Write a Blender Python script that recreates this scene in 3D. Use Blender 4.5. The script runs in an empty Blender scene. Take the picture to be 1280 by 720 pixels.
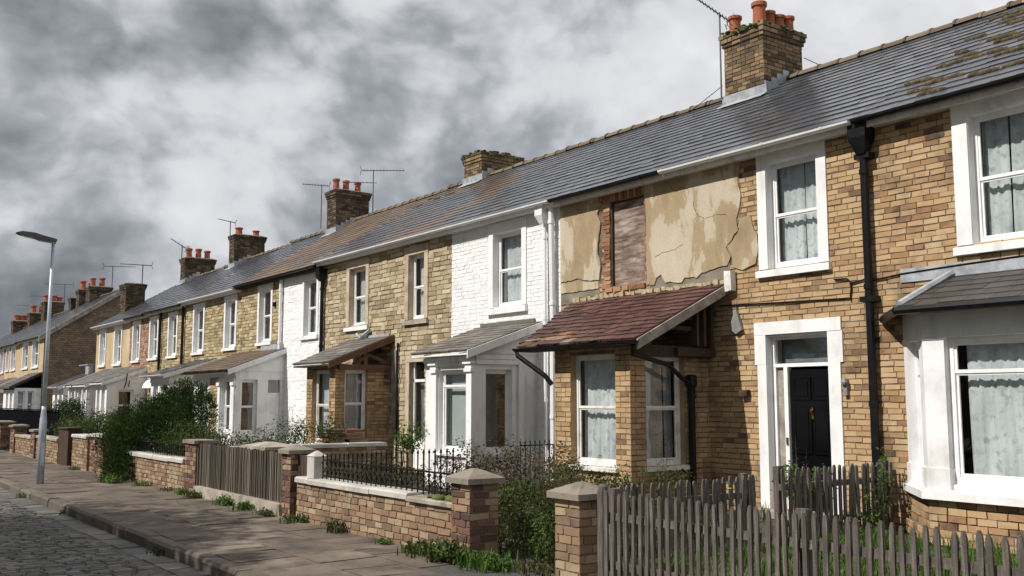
import bpy, bmesh, math, random
from mathutils import Vector, Matrix
S = bpy.context.scene
COL = S.collection
R = random.Random(7)
PI = math.pi

# ------------------------------------------------------------------ materials
def new_mat(name):
    m = bpy.data.materials.new(name); m.use_nodes = True
    nt = m.node_tree; nt.nodes.clear()
    return m, nt
def N(nt, typ, **kw):
    n = nt.nodes.new(typ)
    for k, v in kw.items(): setattr(n, k, v)
    return n
def L(nt, a, b): nt.links.new(a, b)
def math_(nt, op, a, b=None, c=None):
    n = N(nt, 'ShaderNodeMath', operation=op)
    for i, x in enumerate((a, b, c)):
        if x is None: continue
        if isinstance(x, (int, float)): n.inputs[i].default_value = x
        else: L(nt, x, n.inputs[i])
    return n.outputs[0]
def noise(nt, vec, scale, detail=4, rough=.55, dist=0):
    n = N(nt, 'ShaderNodeTexNoise'); n.inputs['Scale'].default_value = scale
    n.inputs['Detail'].default_value = detail; n.inputs['Roughness'].default_value = rough
    n.inputs['Distortion'].default_value = dist
    L(nt, vec, n.inputs['Vector']); return n.outputs['Fac']
def ramp(nt, fac, stops, interp='LINEAR'):
    n = N(nt, 'ShaderNodeValToRGB'); cr = n.color_ramp; cr.interpolation = interp
    while len(cr.elements) < len(stops): cr.elements.new(.5)
    for e, (p, c) in zip(cr.elements, stops):
        e.position = p; e.color = (c[0], c[1], c[2], 1) if len(c) == 3 else c
    L(nt, fac, n.inputs[0]); return n.outputs[0]
def mixc(nt, fac, a, b, mode='MIX'):
    n = N(nt, 'ShaderNodeMix', data_type='RGBA', blend_type=mode)
    if isinstance(fac, (int, float)): n.inputs[0].default_value = fac
    else: L(nt, fac, n.inputs[0])
    for i, x in ((6, a), (7, b)):
        if isinstance(x, (tuple, list)): n.inputs[i].default_value = (*x[:3], 1)
        else: L(nt, x, n.inputs[i])
    return n.outputs[2]
def stretch(nt, vec, s):
    n = N(nt, 'ShaderNodeMapping'); n.inputs['Scale'].default_value = s
    L(nt, vec, n.inputs['Vector']); return n.outputs[0]
def finish(nt, col, rough, bump=None, bstr=.3, bdist=.01, spec=.5, metal=0, translucent=0):
    out = N(nt, 'ShaderNodeOutputMaterial'); p = N(nt, 'ShaderNodeBsdfPrincipled')
    if isinstance(col, (tuple, list)): p.inputs['Base Color'].default_value = (*col[:3], 1)
    else: L(nt, col, p.inputs['Base Color'])
    if isinstance(rough, (int, float)): p.inputs['Roughness'].default_value = rough
    else: L(nt, rough, p.inputs['Roughness'])
    p.inputs['Specular IOR Level'].default_value = spec; p.inputs['Metallic'].default_value = metal
    if bump is not None:
        b = N(nt, 'ShaderNodeBump'); b.inputs['Strength'].default_value = bstr; b.inputs['Distance'].default_value = bdist
        L(nt, bump, b.inputs['Height']); L(nt, b.outputs[0], p.inputs['Normal'])
    if translucent:
        t = N(nt, 'ShaderNodeBsdfTranslucent'); mx = N(nt, 'ShaderNodeMixShader'); mx.inputs[0].default_value = translucent
        if isinstance(col, (tuple, list)): t.inputs[0].default_value = (*col[:3], 1)
        else: L(nt, col, t.inputs[0])
        L(nt, p.outputs[0], mx.inputs[1]); L(nt, t.outputs[0], mx.inputs[2]); L(nt, mx.outputs[0], out.inputs[0])
    else: L(nt, p.outputs[0], out.inputs[0])
def mottled(name, stops, island=.6, wn=.4, scale=3, rough=.85, bstr=.3, bscale=60, bdist=.004, dirt=None, spec=.3,
            smap=None, translucent=0, metal=0, interp='LINEAR', fine=.25):
    """colour from a ramp read by per-island random + noise; optional dirt overlay (colour, scale, lo, hi, stretch)"""
    m, nt = new_mat(name); g = N(nt, 'ShaderNodeNewGeometry'); pos = g.outputs['Position']
    v = pos if smap is None else stretch(nt, pos, smap)
    n1 = noise(nt, v, scale, 5, .6)
    n1 = math_(nt, 'MULTIPLY_ADD', n1, 2.2, -.6)
    fac = math_(nt, 'ADD', math_(nt, 'MULTIPLY', g.outputs['Random Per Island'], island), math_(nt, 'MULTIPLY', n1, wn))
    col = ramp(nt, fac, stops, interp)
    nf = noise(nt, pos, bscale, 4, .65)
    if fine: col = mixc(nt, fine, col, ramp(nt, nf, [(.25, (.25, .25, .25)), (.75, (.75, .75, .75))]), 'OVERLAY')
    if dirt:
        dc, ds, lo, hi, dst = dirt
        dn = noise(nt, stretch(nt, pos, dst) if dst else pos, ds, 6, .65)
        col = mixc(nt, ramp(nt, dn, [(lo, (0, 0, 0)), (hi, (1, 1, 1))]), col, dc)
    finish(nt, col, rough, nf if bstr else None, bstr, bdist, spec, metal, translucent)
    return m
def plain(name, c, rough=.6, metal=0, spec=.4, var=.15, scale=6, bstr=.1):
    d = tuple(x * (1 - var) for x in c); u = tuple(min(1, x * (1 + var)) for x in c)
    return mottled(name, [(.2, d), (.8, u)], 0, 1, scale, rough, bstr, 40, .003, None, spec, None, 0, metal, 'LINEAR', .1)

BUFF = [(.08, (.05, .035, .028)), (.17, (.085, .052, .036)), (.23, (.2, .115, .065)), (.29, (.31, .165, .075)), (.42, (.39, .235, .105)), (.58, (.46, .305, .15)), (.8, (.52, .37, .2)), (1, (.40, .235, .10))]
YELL = [(.05, (.1, .06, .035)), (.14, (.19, .11, .055)), (.22, (.34, .2, .09)), (.45, (.43, .275, .12)), (.7, (.5, .345, .165)), (1, (.42, .245, .10))]
def tone(st, sat=.8, val=1.0):
    out = []
    for p, c in st:
        l = .3 * c[0] + .6 * c[1] + .1 * c[2]; out.append((p, tuple((l + (x - l) * sat) * val for x in c)))
    return out
pk = lambda st: [(p, (c[0] * 1.0, c[1] * .975, c[2] * .96)) for p, c in st]
BUFF, YELL = pk(tone(BUFF, .88, .93)), pk(tone(YELL, .84, .95))
DK = (.06, .048, .035)
m_brickA = mottled('brick_buff', BUFF, .7, .42, 1.5, .87, .6, 90, .005, (DK, 1.5, .47, .8, (1, 1, .6)))
m_brickB = mottled('brick_yellow', YELL, .75, .36, 1.3, .87, .6, 90, .005, (DK, 1.3, .49, .82, (1, 1, .55)))
STONE = [(0, (.15, .105, .05)), (.15, (.25, .175, .085)), (.4, (.35, .255, .125)), (.7, (.43, .325, .175)), (1, (.54, .44, .27))]
STONE = tone(STONE, .74, 1.0)
m_stoneD = mottled('stone_blocks', STONE, .8, .25, 3, .9, .6, 50, .008, (DK, 1.5, .62, .95, None))
m_stoneF = mottled('stone_rubble', tone([(0, (.14, .1, .045)), (.3, (.29, .215, .1)), (.7, (.40, .31, .155)), (1, (.52, .43, .26))], .85, 1), .8, .25, 3, .9, .6, 50, .008, (DK, 1.5, .65, .95, None))
m_pink = mottled('brick_pink', [(0, (.16, .08, .055)), (.4, (.3, .17, .12)), (1, (.42, .28, .2))], .8, .25, 3, .9, .5, 60, .005)
m_cream = mottled('render_cream', [(.1, (.36, .275, .165)), (.6, (.45, .35, .22)), (.9, (.52, .42, .28))], 0, 1, 1.2, .9, .3, 50, .004, (DK, .9, .66, 1, (1, 1, .4)))
m_wallbrick = mottled('brick_garden', [(0, (.08, .056, .042)), (.14, (.135, .092, .064)), (.34, (.205, .138, .09)), (.5, (.25, .15, .088)), (.66, (.275, .2, .125)), (.88, (.33, .255, .165)), (1, (.215, .155, .105))], .75, .3, 3, .88, .7, 70, .006, ((.05, .042, .03), 2.2, .58, .85, None))
m_pierbrick = mottled('brick_pier_red', [(0, (.05, .034, .028)), (.25, (.105, .06, .046)), (.5, (.17, .085, .06)), (.75, (.23, .14, .085)), (1, (.31, .22, .14))], .9, .15, 3, .88, .7, 70, .006, ((.04, .034, .028), 2.2, .55, .85, None))
m_orange = mottled('brick_orange', [(0, (.12, .06, .035)), (.5, (.26, .125, .07)), (1, (.36, .22, .13))], .9, .2, 3, .9, .5, 60, .004)
m_sooty = mottled('brick_sooty', [(0, (.045, .034, .024)), (.3, (.11, .076, .046)), (.6, (.19, .13, .075)), (1, (.30, .21, .12))], .85, .2, 3, .9, .5, 60, .006, ((.025, .022, .018), 1.6, .5, .8, None))
m_sootdark = mottled('brick_soot_black', [(0, (.022, .018, .014)), (.35, (.055, .04, .028)), (.7, (.1, .072, .047)), (1, (.19, .135, .085))], .85, .2, 3, .9, .5, 60, .006, ((.018, .016, .014), 1.6, .48, .75, None))
m_mortar = mottled('mortar', [(.2, (.12, .095, .065)), (.8, (.24, .195, .14))], 0, 1, 4, .95, .5, 80, .004)
m_mortard = mottled('mortar_dark', [(.2, (.09, .07, .05)), (.8, (.2, .165, .12))], 0, 1, 4, .95, .5, 80, .004)
m_white = mottled('white_masonry_paint', [(.1, (.6, .605, .605)), (.5, (.73, .733, .733))], 0, 1, 2, .6, .25, 30, .004, ((.36, .33, .28), 3.2, .54, .95, (1, 1, .22)), .35, fine=.14)
m_whitebrick = mottled('white_painted_brick', [(0, (.6, .6, .595)), (.35, (.7, .7, .7)), (.8, (.78, .78, .78))], .5, .5, 3, .6, .4, 50, .005, ((.45, .4, .33), 2.6, .6, .95, (1, 1, .3)), .35, fine=.12)
m_gloss = mottled('white_gloss_paint', [(.1, (.68, .68, .68)), (.6, (.8, .8, .8))], 0, 1, 4, .35, .1, 40, .002, ((.4, .36, .3), 5, .7, .95, (1, 1, .3)), .5, fine=.05)
m_oldwhite = mottled('weathered_white_wood', [(.1, (.5, .47, .42)), (.6, (.7, .69, .66))], 0, 1, 5, .6, .3, 60, .003, ((.25, .19, .13), 8, .6, .8, (1, 1, .5)), .4, fine=.15)
m_pvc = plain('white_plastic', (.72, .73, .74), .35, 0, .5, .06, 3, 0)
m_stonetrim = mottled('stone_trim', [(.1, (.30, .235, .165)), (.6, (.47, .39, .29))], 0, 1, 4, .9, .4, 50, .004, (DK, 3, .62, .95, (1, 1, .4)))
m_concrete = mottled('weathered_concrete', [(.1, (.19, .165, .13)), (.6, (.33, .295, .24)), (.9, (.42, .385, .32))], .1, .9, 3, .93, .5, 60, .006, ((.085, .075, .045), 4, .55, .8, None))
m_capstone = mottled('cap_stone', [(.1, (.13, .112, .088)), (.6, (.23, .2, .16)), (.9, (.3, .27, .22))], .1, .9, 4, .93, .6, 60, .006, ((.07, .06, .038), 4, .5, .8, None))
m_coping = mottled('pale_coping', [(.1, (.3, .285, .25)), (.6, (.44, .42, .385))], .1, .9, 3, .85, .4, 50, .004, ((.16, .14, .09), 3, .6, .85, None))
m_moss = mottled('moss', [(0, (.03, .024, .013)), (.5, (.066, .05, .026)), (1, (.115, .088, .048))], .6, .5, 8, .95, .6, 50, .01)
m_mossg = mottled('moss_green', [(0, (.03, .045, .012)), (.5, (.075, .1, .025)), (1, (.13, .15, .05))], .6, .5, 8, .95, .6, 50, .01)
def slate(name, stops, rough, dirt=None, isl=.45):
    return mottled(name, stops, isl, .5, 1.2, rough, .25, 25, .004, dirt, .5, fine=.2)
SL = [(0, (.045, .047, .055)), (.4, (.075, .078, .088)), (.8, (.105, .108, .12)), (1, (.15, .15, .155))]
m_slate = slate('slate_wet', tone(SL, 1.15, .68), .23, ((.12, .095, .06), 1.4, .66, .9, None))
m_slateA = slate('slate_old', [(0, (.036, .038, .046)), (.5, (.064, .067, .078)), (1, (.11, .112, .122))], .4, ((.1, .08, .05), 2.2, .6, .85, None))
m_slatedk = slate('slate_bay_dark', [(0, (.03, .027, .025)), (.5, (.05, .045, .042)), (1, (.08, .072, .066))], .5, ((.1, .085, .06), 3, .62, .8, None))
m_slateE = slate('slate_lichen', [(0, (.05, .036, .026)), (.4, (.095, .066, .046)), (.8, (.14, .1, .07)), (1, (.1, .095, .095))], .5, ((.17, .09, .035), 1.2, .52, .75, None))
m_slateD = slate('slate_part_lichen', tone(SL, 1.1, .72), .28, ((.12, .068, .035), .5, .47, .6, None))
m_slatebay = slate('slate_bay_grey', [(0, (.06, .055, .05)), (.5, (.13, .12, .105)), (1, (.24, .22, .19))], .55, ((.07, .055, .035), 2, .55, .8, None))
m_tile = mottled('tile_red_brown', [(0, (.034, .017, .016)), (.4, (.066, .028, .025)), (.8, (.092, .04, .034)), (1, (.125, .06, .046))], .8, .25, 1.5, .5, .3, 30, .004, ((.14, .105, .065), 1.7, .6, .8, None), .4)
m_tileold = mottled('tile_orange_worn', [(0, (.05, .028, .02)), (.45, (.11, .062, .042)), (.75, (.24, .1, .055)), (1, (.2, .16, .11))], .9, .2, 3, .7, .4, 40, .004)
m_ridge = mottled('ridge_tile', [(0, (.06, .045, .03)), (.5, (.115, .088, .06)), (1, (.18, .14, .095))], .8, .3, 4, .85, .4, 40, .006)
m_ridgeo = mottled('ridge_tile_orange', [(0, (.3, .11, .05)), (1, (.42, .19, .09))], .8, .3, 4, .8, .3, 40, .005)
m_pot = mottled('terracotta_pot', [(0, (.17, .05, .027)), (.6, (.31, .095, .048)), (1, (.36, .145, .075))], .6, .5, 6, .75, .3, 50, .004, ((.06, .035, .025), 5, .62, .85, None))
m_lead = mottled('lead_flashing', [(.1, (.2, .215, .235)), (.7, (.36, .38, .41))], 0, 1, 5, .5, .2, 30, .003, None, .5)
m_black = plain('black_iron_paint', (.008, .008, .009), .4, 0, .22, .3, 8, .05)
m_iron = plain('dull_black_iron', (.009, .0085, .0085), .7, 0, .12, .4, 10, .2)
m_blackdoor = plain('black_gloss_door', (.004, .004, .005), .16, 0, .3, .2, 3, .03)
m_brass = plain('brass', (.45, .3, .09), .3, 1, .5, .2, 20, 0)
m_grey = plain('grey_plastic', (.2, .2, .19), .5)
m_greymetal = plain('galvanised_steel', (.38, .42, .47), .45, .35, .5, .12, 4, .05)
m_lampdark = plain('lamp_housing', (.06, .062, .062), .5)
m_lens = plain('lamp_lens', (.3, .3, .29), .2)
m_alu = plain('aerial_metal', (.1, .1, .105), .5, .3)
WD = [(0, (.026, .021, .018)), (.35, (.056, .048, .041)), (.7, (.098, .085, .074)), (1, (.19, .17, .152))]
m_picket = mottled('weathered_picket', WD, .45, .75, 5, .85, .9, 60, .004, ((.05, .055, .03), 3, .6, .85, (1, 1, .5)), .25, (9, 9, .7))
m_slat = mottled('weathered_slat', [(0, (.032, .026, .02)), (.4, (.07, .058, .045)), (.8, (.125, .105, .084)), (1, (.19, .165, .137))], .7, .4, 3, .9, .5, 60, .004, None, .2, (9, 9, .7))
m_darkwood = mottled('dark_wood', [(0, (.02, .013, .009)), (.6, (.055, .035, .024)), (1, (.09, .06, .042))], .5, .5, 4, .8, .5, 50, .004, None, .3, (6, 6, 1))
m_redwood = mottled('exposed_roof_timber', [(0, (.05, .025, .016)), (.6, (.12, .06, .038)), (1, (.17, .1, .065))], .5, .5, 5, .8, .5, 50, .004)
m_greywood = mottled('grey_bargeboard', [(0, (.12, .1, .085)), (.6, (.27, .24, .205)), (1, (.42, .39, .35))], .3, .8, 5, .85, .5, 60, .004, ((.05, .04, .03), 9, .6, .75, (1, 1, 2)))
m_ply = mottled('bare_board', [(.1, (.09, .058, .042)), (.35, (.16, .11, .085)), (.55, (.235, .18, .155)), (.9, (.37, .325, .3))], 0, 1, 1.6, .85, .8, 30, .005, ((.085, .05, .033), .9, .5, .72, (1, 1, .9)), .2, (1.6, 1.6, 9))
m_hoard = plain('black_boards', (.004, .004, .006), .9, 0, .03, .3, 3, .1)
m_stucco = mottled('ochre_stucco', [(.12, (.235, .178, .11)), (.44, (.32, .248, .152)), (.51, (.33, .26, .165)), (.545, (.425, .365, .275)), (.9, (.475, .425, .34))], 0, 1, 1.1, .92, .5, 45, .006, ((.19, .13, .075), 1.3, .64, .8, (1, 1, .7)), .2, (1.6, 1.6, .65))
m_under = mottled('grey_undercoat', [(.1, (.13, .11, .09)), (.8, (.24, .21, .17))], 0, 1, 4, .95, .6, 60, .006)
m_crack = plain('crack', (.018, .013, .01), .95, 0, .1)
m_flaunch = mottled('mortar_fillet', [(.1, (.27, .22, .13)), (.8, (.45, .39, .26))], .1, .9, 6, .95, .6, 60, .01)
m_curtain = mottled('net_curtain', [(.2, (.5, .54, .55)), (.8, (.7, .735, .74))], 0, 1, 3, .9, .05, 26, .002, ((.36, .4, .42), 9, .52, .66, (1, 1, 1)), .1, (1, 1, .4), .1, fine=.22)
m_curtaing = mottled('grey_curtain', [(.2, (.3, .32, .33)), (.8, (.46, .48, .5))], 0, 1, 3, .9, .05, 40, .002, None, .1, None, .3, fine=.03)
m_blind = mottled('pale_blind', [(.2, (.44, .5, .47)), (.8, (.52, .57, .54))], 0, 1, 2, .8, .05, 40, .002, None, .2, None, .2, fine=.03)
m_redcurtain = mottled('brown_curtain', [(.2, (.08, .04, .03)), (.8, (.16, .08, .06))], 0, 1, 3, .9, .05, 40, .002, None, .1, None, .2, fine=.03)
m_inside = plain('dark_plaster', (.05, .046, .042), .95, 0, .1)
m_soil = mottled('garden_soil', [(.1, (.045, .035, .024)), (.5, (.085, .068, .045)), (.9, (.14, .12, .085))], 0, 1, 2.5, .95, .8, 30, .02, ((.035, .05, .018), 1.5, .5, .7, None))
m_flag = mottled('flagstone', [(0, (.055, .044, .034)), (.35, (.098, .077, .06)), (.7, (.138, .11, .085)), (1, (.225, .185, .145))], .5, .6, 1.3, .85, .6, 40, .01, ((.045, .038, .03), 1.6, .46, .66, None), .35)
m_flagbase = mottled('pavement_joint', [(.1, (.045, .038, .03)), (.9, (.1, .088, .068))], 0, 1, 6, .95, .6, 60, .01)
m_kerb = mottled('kerb_stone', [(0, (.06, .05, .041)), (1, (.15, .125, .1))], .5, .5, 3, .85, .5, 40, .006, ((.05, .042, .032), 3, .56, .8, None))
m_sett = mottled('granite_sett', [(0, (.042, .04, .037)), (.4, (.078, .074, .068)), (.8, (.12, .113, .102)), (1, (.165, .152, .135))], .7, .4, 2, .68, .6, 50, .007, ((.04, .042, .022), 1.4, .52, .72, None), .45)
m_roadbase = mottled('road_grit', [(.1, (.05, .046, .04)), (.9, (.12, .11, .092))], 0, 1, 9, .9, .6, 60, .01, ((.06, .075, .03), 1.3, .62, .8, None))
m_tarmac = mottled('worn_tarmac', [(.1, (.04, .038, .036)), (.9, (.095, .09, .082))], 0, 1, 14, .9, .8, 120, .008)
m_land = mottled('land', [(.1, (.05, .055, .03)), (.9, (.1, .1, .06))], 0, 1, .05, .95, 0)
def leafmat(name, stops): return mottled(name, [(p, tuple(x * .66 for x in c)) for p, c in stops], .75, .35, 2.5, .6, 0, 30, .003, None, .18, None, .22, fine=.1)
m_leafdark = leafmat('leaf_evergreen', [(0, (.008, .02, .005)), (.5, (.026, .056, .01)), (1, (.085, .14, .02))])
m_leafmid = leafmat('leaf_mid', [(0, (.022, .042, .01)), (.5, (.06, .095, .02)), (1, (.13, .16, .04))])
m_leafolive = leafmat('leaf_olive', [(0, (.03, .032, .012)), (.5, (.075, .085, .028)), (1, (.14, .14, .06))])
m_leafbright = leafmat('leaf_bright', [(0, (.03, .075, .012)), (.5, (.075, .15, .022)), (1, (.15, .24, .05))])
m_leafred = leafmat('leaf_russet', [(0, (.035, .022, .014)), (.4, (.07, .045, .022)), (.75, (.1, .085, .035)), (1, (.14, .06, .045))])
m_dry = leafmat('dry_stalk', [(0, (.1, .07, .04)), (1, (.26, .19, .11))])
m_bark = mottled('bark', [(.1, (.035, .026, .018)), (.9, (.1, .078, .056))], 0, 1, 8, .9, .8, 30, .02)
m_yellowfl = plain('yellow_petal', (.6, .45, .03), .6)
m_purple = plain('purple_petal', (.09, .03, .07), .6)
m_pinkw = plain('pale_petal', (.55, .5, .48), .6)

def glassmat():
    m, nt = new_mat('window_glass')
    out = N(nt, 'ShaderNodeOutputMaterial'); t = N(nt, 'ShaderNodeBsdfTransparent'); gl = N(nt, 'ShaderNodeBsdfGlossy')
    gl.inputs['Roughness'].default_value = .03; t.inputs[0].default_value = (.9, .92, .92, 1)
    g = N(nt, 'ShaderNodeNewGeometry'); dt = N(nt, 'ShaderNodeVectorMath', operation='DOT_PRODUCT')
    L(nt, g.outputs['Incoming'], dt.inputs[0]); L(nt, g.outputs['Normal'], dt.inputs[1])
    k = math_(nt, 'SUBTRACT', 1.0, math_(nt, 'ABSOLUTE', dt.outputs['Value'])); fres = math_(nt, 'MULTIPLY_ADD', math_(nt, 'POWER', k, 3.6), .85, .1)
    b = N(nt, 'ShaderNodeBump'); b.inputs['Strength'].default_value = .12; b.inputs['Distance'].default_value = .05
    L(nt, noise(nt, g.outputs['Position'], 1.6, 2), b.inputs['Height']); L(nt, b.outputs[0], gl.inputs['Normal'])
    mx = N(nt, 'ShaderNodeMixShader'); L(nt, fres, mx.inputs[0])
    L(nt, t.outputs[0], mx.inputs[1]); L(nt, gl.outputs[0], mx.inputs[2]); L(nt, mx.outputs[0], out.inputs[0]); return m
m_glass = glassmat()

# ------------------------------------------------------------------ mesh helpers
class Frame:
    def __init__(s, P, U, Nn, V=(0, 0, 1)):
        s.P, s.U, s.N, s.V = Vector(P), Vector(U).normalized(), Vector(Nn).normalized(), Vector(V).normalized()
    def __call__(s, u, d, v): return s.P + s.U * u + s.N * d + s.V * v
def FX(x): return Frame((x, 0, 0), (0, 1, 0), (-1, 0, 0))      # faces the street, u = Y
def FY(y): return Frame((0, y, 0), (1, 0, 0), (0, -1, 0))      # faces along the street, u = X
WORLD = Frame((0, 0, 0), (1, 0, 0), (0, 1, 0))
class MB:
    def __init__(s): s.v = []; s.f = []; s.m = []
    def pts(s, ps):
        i = len(s.v); s.v.extend([tuple(p) for p in ps]); return list(range(i, i + len(ps)))
    def face(s, ps, m=0): s.f.append(s.pts(ps)); s.m.append(m)
    def hexa(s, p, m=0, skip=()):
        i = s.pts(p); Q = [(0, 1, 2, 3), (7, 6, 5, 4), (0, 4, 5, 1), (1, 5, 6, 2), (2, 6, 7, 3), (3, 7, 4, 0)]
        for k, q in enumerate(Q):
            if k in skip: continue
            s.f.append([i[a] for a in q]); s.m.append(m)
    def box(s, x0, x1, y0, y1, z0, z1, m=0): s.fbox(WORLD, x0, x1, y0, y1, z0, z1, m)
    def fbox(s, fr, u0, u1, d0, d1, v0, v1, m=0, j=0, rng=R):
        p = [fr(u0, d0, v0), fr(u1, d0, v0), fr(u1, d0, v1), fr(u0, d0, v1), fr(u0, d1, v0), fr(u1, d1, v0), fr(u1, d1, v1), fr(u0, d1, v1)]
        if j: p = [q + Vector((rng.uniform(-j, j), rng.uniform(-j, j), rng.uniform(-j, j))) for q in p]
        s.hexa(p, m)
    def prism(s, poly, off, m=0):
        off = Vector(off); n = len(poly); a = s.pts([Vector(p) for p in poly]); b = s.pts([Vector(p) + off for p in poly])
        s.f.append(a); s.f.append(b[::-1]); s.m += [m, m]
        for k in range(n): s.f.append([a[k], b[k], b[(k + 1) % n], a[(k + 1) % n]]); s.m.append(m)
    def tube(s, path, r, n=6, m=0, cap=True):
        path = [Vector(p) for p in path]; rs = r if isinstance(r, (list, tuple)) else [r] * len(path); rings = []
        for k, p in enumerate(path):
            t = (path[min(k + 1, len(path) - 1)] - path[max(k - 1, 0)]).normalized()
            a = Vector((0, 0, 1)) if abs(t.z) < .9 else Vector((1, 0, 0))
            x = t.cross(a).normalized(); y = t.cross(x)
            rings.append(s.pts([p + (x * math.cos(2 * PI * i / n) + y * math.sin(2 * PI * i / n)) * rs[k] for i in range(n)]))
        for a, b in zip(rings, rings[1:]):
            for i in range(n): s.f.append([a[i], a[(i + 1) % n], b[(i + 1) % n], b[i]]); s.m.append(m)
        if cap: s.f.append(rings[0][::-1]); s.f.append(rings[-1]); s.m += [m, m]
    def lathe(s, c, prof, n=14, m=0):
        rings = [s.pts([(c[0] + r * math.cos(2 * PI * i / n), c[1] + r * math.sin(2 * PI * i / n), c[2] + z) for i in range(n)]) for r, z in prof]
        for a, b in zip(rings, rings[1:]):
            for i in range(n): s.f.append([a[i], a[(i + 1) % n], b[(i + 1) % n], b[i]]); s.m.append(m)
        s.f.append(rings[0][::-1]); s.f.append(rings[-1]); s.m += [m, m]
    def build(s, name, mats, parent=None, smooth=False, loc=None):
        base = Vector((0, 0, 0)); p = parent
        while p is not None: base += p.location; p = p.parent
        o_loc = Vector(loc) if loc is not None else Vector((0, 0, 0)); base += o_loc
        me = bpy.data.meshes.new(name)
        me.from_pydata([(a - base.x, b - base.y, c - base.z) for a, b, c in s.v], [], s.f)
        if not isinstance(mats, (list, tuple)): mats = [mats]
        for mm in mats: me.materials.append(mm)
        me.polygons.foreach_set('material_index', s.m)
        if smooth: me.polygons.foreach_set('use_smooth', [True] * len(s.f))
        me.update()
        o = bpy.data.objects.new(name, me); COL.objects.link(o); o.location = o_loc
        if parent is not None: o.parent = parent
        return o
def tag(o, label=None, cat=None, group=None, kind=None):
    for k, v in (('label', label), ('category', cat), ('group', group), ('kind', kind)):
        if v: o[k] = v
    return o
def thing(name, loc, label, cat, group=None):
    o = bpy.data.objects.new(name, None); COL.objects.link(o); o.location = loc; o.empty_display_size = .2
    return tag(o, label, cat, group)

# ------------------------------------------------------------------ masonry, slates, windows
def sheet(mb, fr, u0, u1, v0, v1, holes, d, m=0, rev=.14, mrev=None):
    us = sorted({u0, u1, *[h[0] for h in holes], *[h[1] for h in holes]}); us = [u for u in us if u0 <= u <= u1]
    vs = sorted({v0, v1, *[h[2] for h in holes], *[h[3] for h in holes]}); vs = [v for v in vs if v0 <= v <= v1]
    for a, b in zip(us, us[1:]):
        for c, e in zip(vs, vs[1:]):
            mu, mv = (a + b) / 2, (c + e) / 2
            if any(h[0] < mu < h[1] and h[2] < mv < h[3] for h in holes): continue
            mb.face([fr(a, d, c), fr(b, d, c), fr(b, d, e), fr(a, d, e)], m)
    k = m if mrev is None else mrev
    for h in holes:
        a, b, c, e = max(h[0], u0), min(h[1], u1), max(h[2], v0), min(h[3], v1)
        for p, q in (((a, c), (b, c)), ((b, c), (b, e)), ((b, e), (a, e)), ((a, e), (a, c))):
            mb.face([fr(p[0], d, p[1]), fr(q[0], d, q[1]), fr(q[0], d - rev, q[1]), fr(p[0], d - rev, p[1])], k)
def bricks(mb, fr, u0, u1, v0, v1, holes=(), BL=.225, BH=.075, gap=.011, m=0, jit=.004, proud=.007, back=.012, rng=R, skip=None, vary=0, wob=.0035):
    nr = max(1, round((v1 - v0) / BH)); bh = (v1 - v0) / nr
    for r in range(nr):
        z0, z1 = v0 + r * bh + gap / 2, v0 + (r + 1) * bh - gap / 2; mid = (z0 + z1) / 2
        u = u0 - (BL * .5 if r % 2 else 0) - rng.uniform(0, BL * .15) * (1 if vary else .3)
        while u < u1:
            ln = BL * (rng.uniform(1 - vary, 1 + vary) if vary else rng.choice((1, 1, 1, 1, .5)))
            segs = [(max(u, u0), min(u + ln - gap, u1))]; u += ln
            for h in holes:
                if not (h[2] - .02 < mid < h[3] + .02): continue
                ns = []
                for a, b in segs:
                    if h[0] <= a and h[1] >= b: continue
                    if h[1] <= a or h[0] >= b: ns.append((a, b)); continue
                    if h[0] > a: ns.append((a, h[0]))
                    if h[1] < b: ns.append((h[1], b))
                segs = ns
            Z0, Z1 = z0, z1
            for a, b in segs:
                z0, z1 = Z0, Z1
                if b - a < .025: continue
                if skip and skip((a + b) / 2, mid): continue
                d = proud * rng.uniform(.55, 1.25); J = lambda: rng.uniform(-jit, jit)
                ja = 0 if a == u0 else 1
                f0, f1 = (0 if abs(a - u0) < 1e-6 else 1), (0 if abs(b - u1) < 1e-6 else 1)
                e = .002
                if wob:
                    wv = wob * (math.sin(a * 1.7 + r * .9) + .7 * math.sin(a * 4.3 + r * 2.1)); z0, z1 = z0 + wv, z1 + wv
                p = [fr(a, -back, z0), fr(b, -back, z0), fr(b, -back, z1), fr(a, -back, z1),
                     fr(a + e * f0 + J() * f0, d + J() * .5, z0 + e + J()), fr(b - e * f1 + J() * f1, d + J() * .5, z0 + e + J()),
                     fr(b - e * f1 + J() * f1, d + J() * .5, z1 - e + J()), fr(a + e * f0 + J() * f0, d + J() * .5, z1 - e + J())]
                mb.hexa(p, m, skip=(0,)); z0, z1 = Z0, Z1
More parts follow.
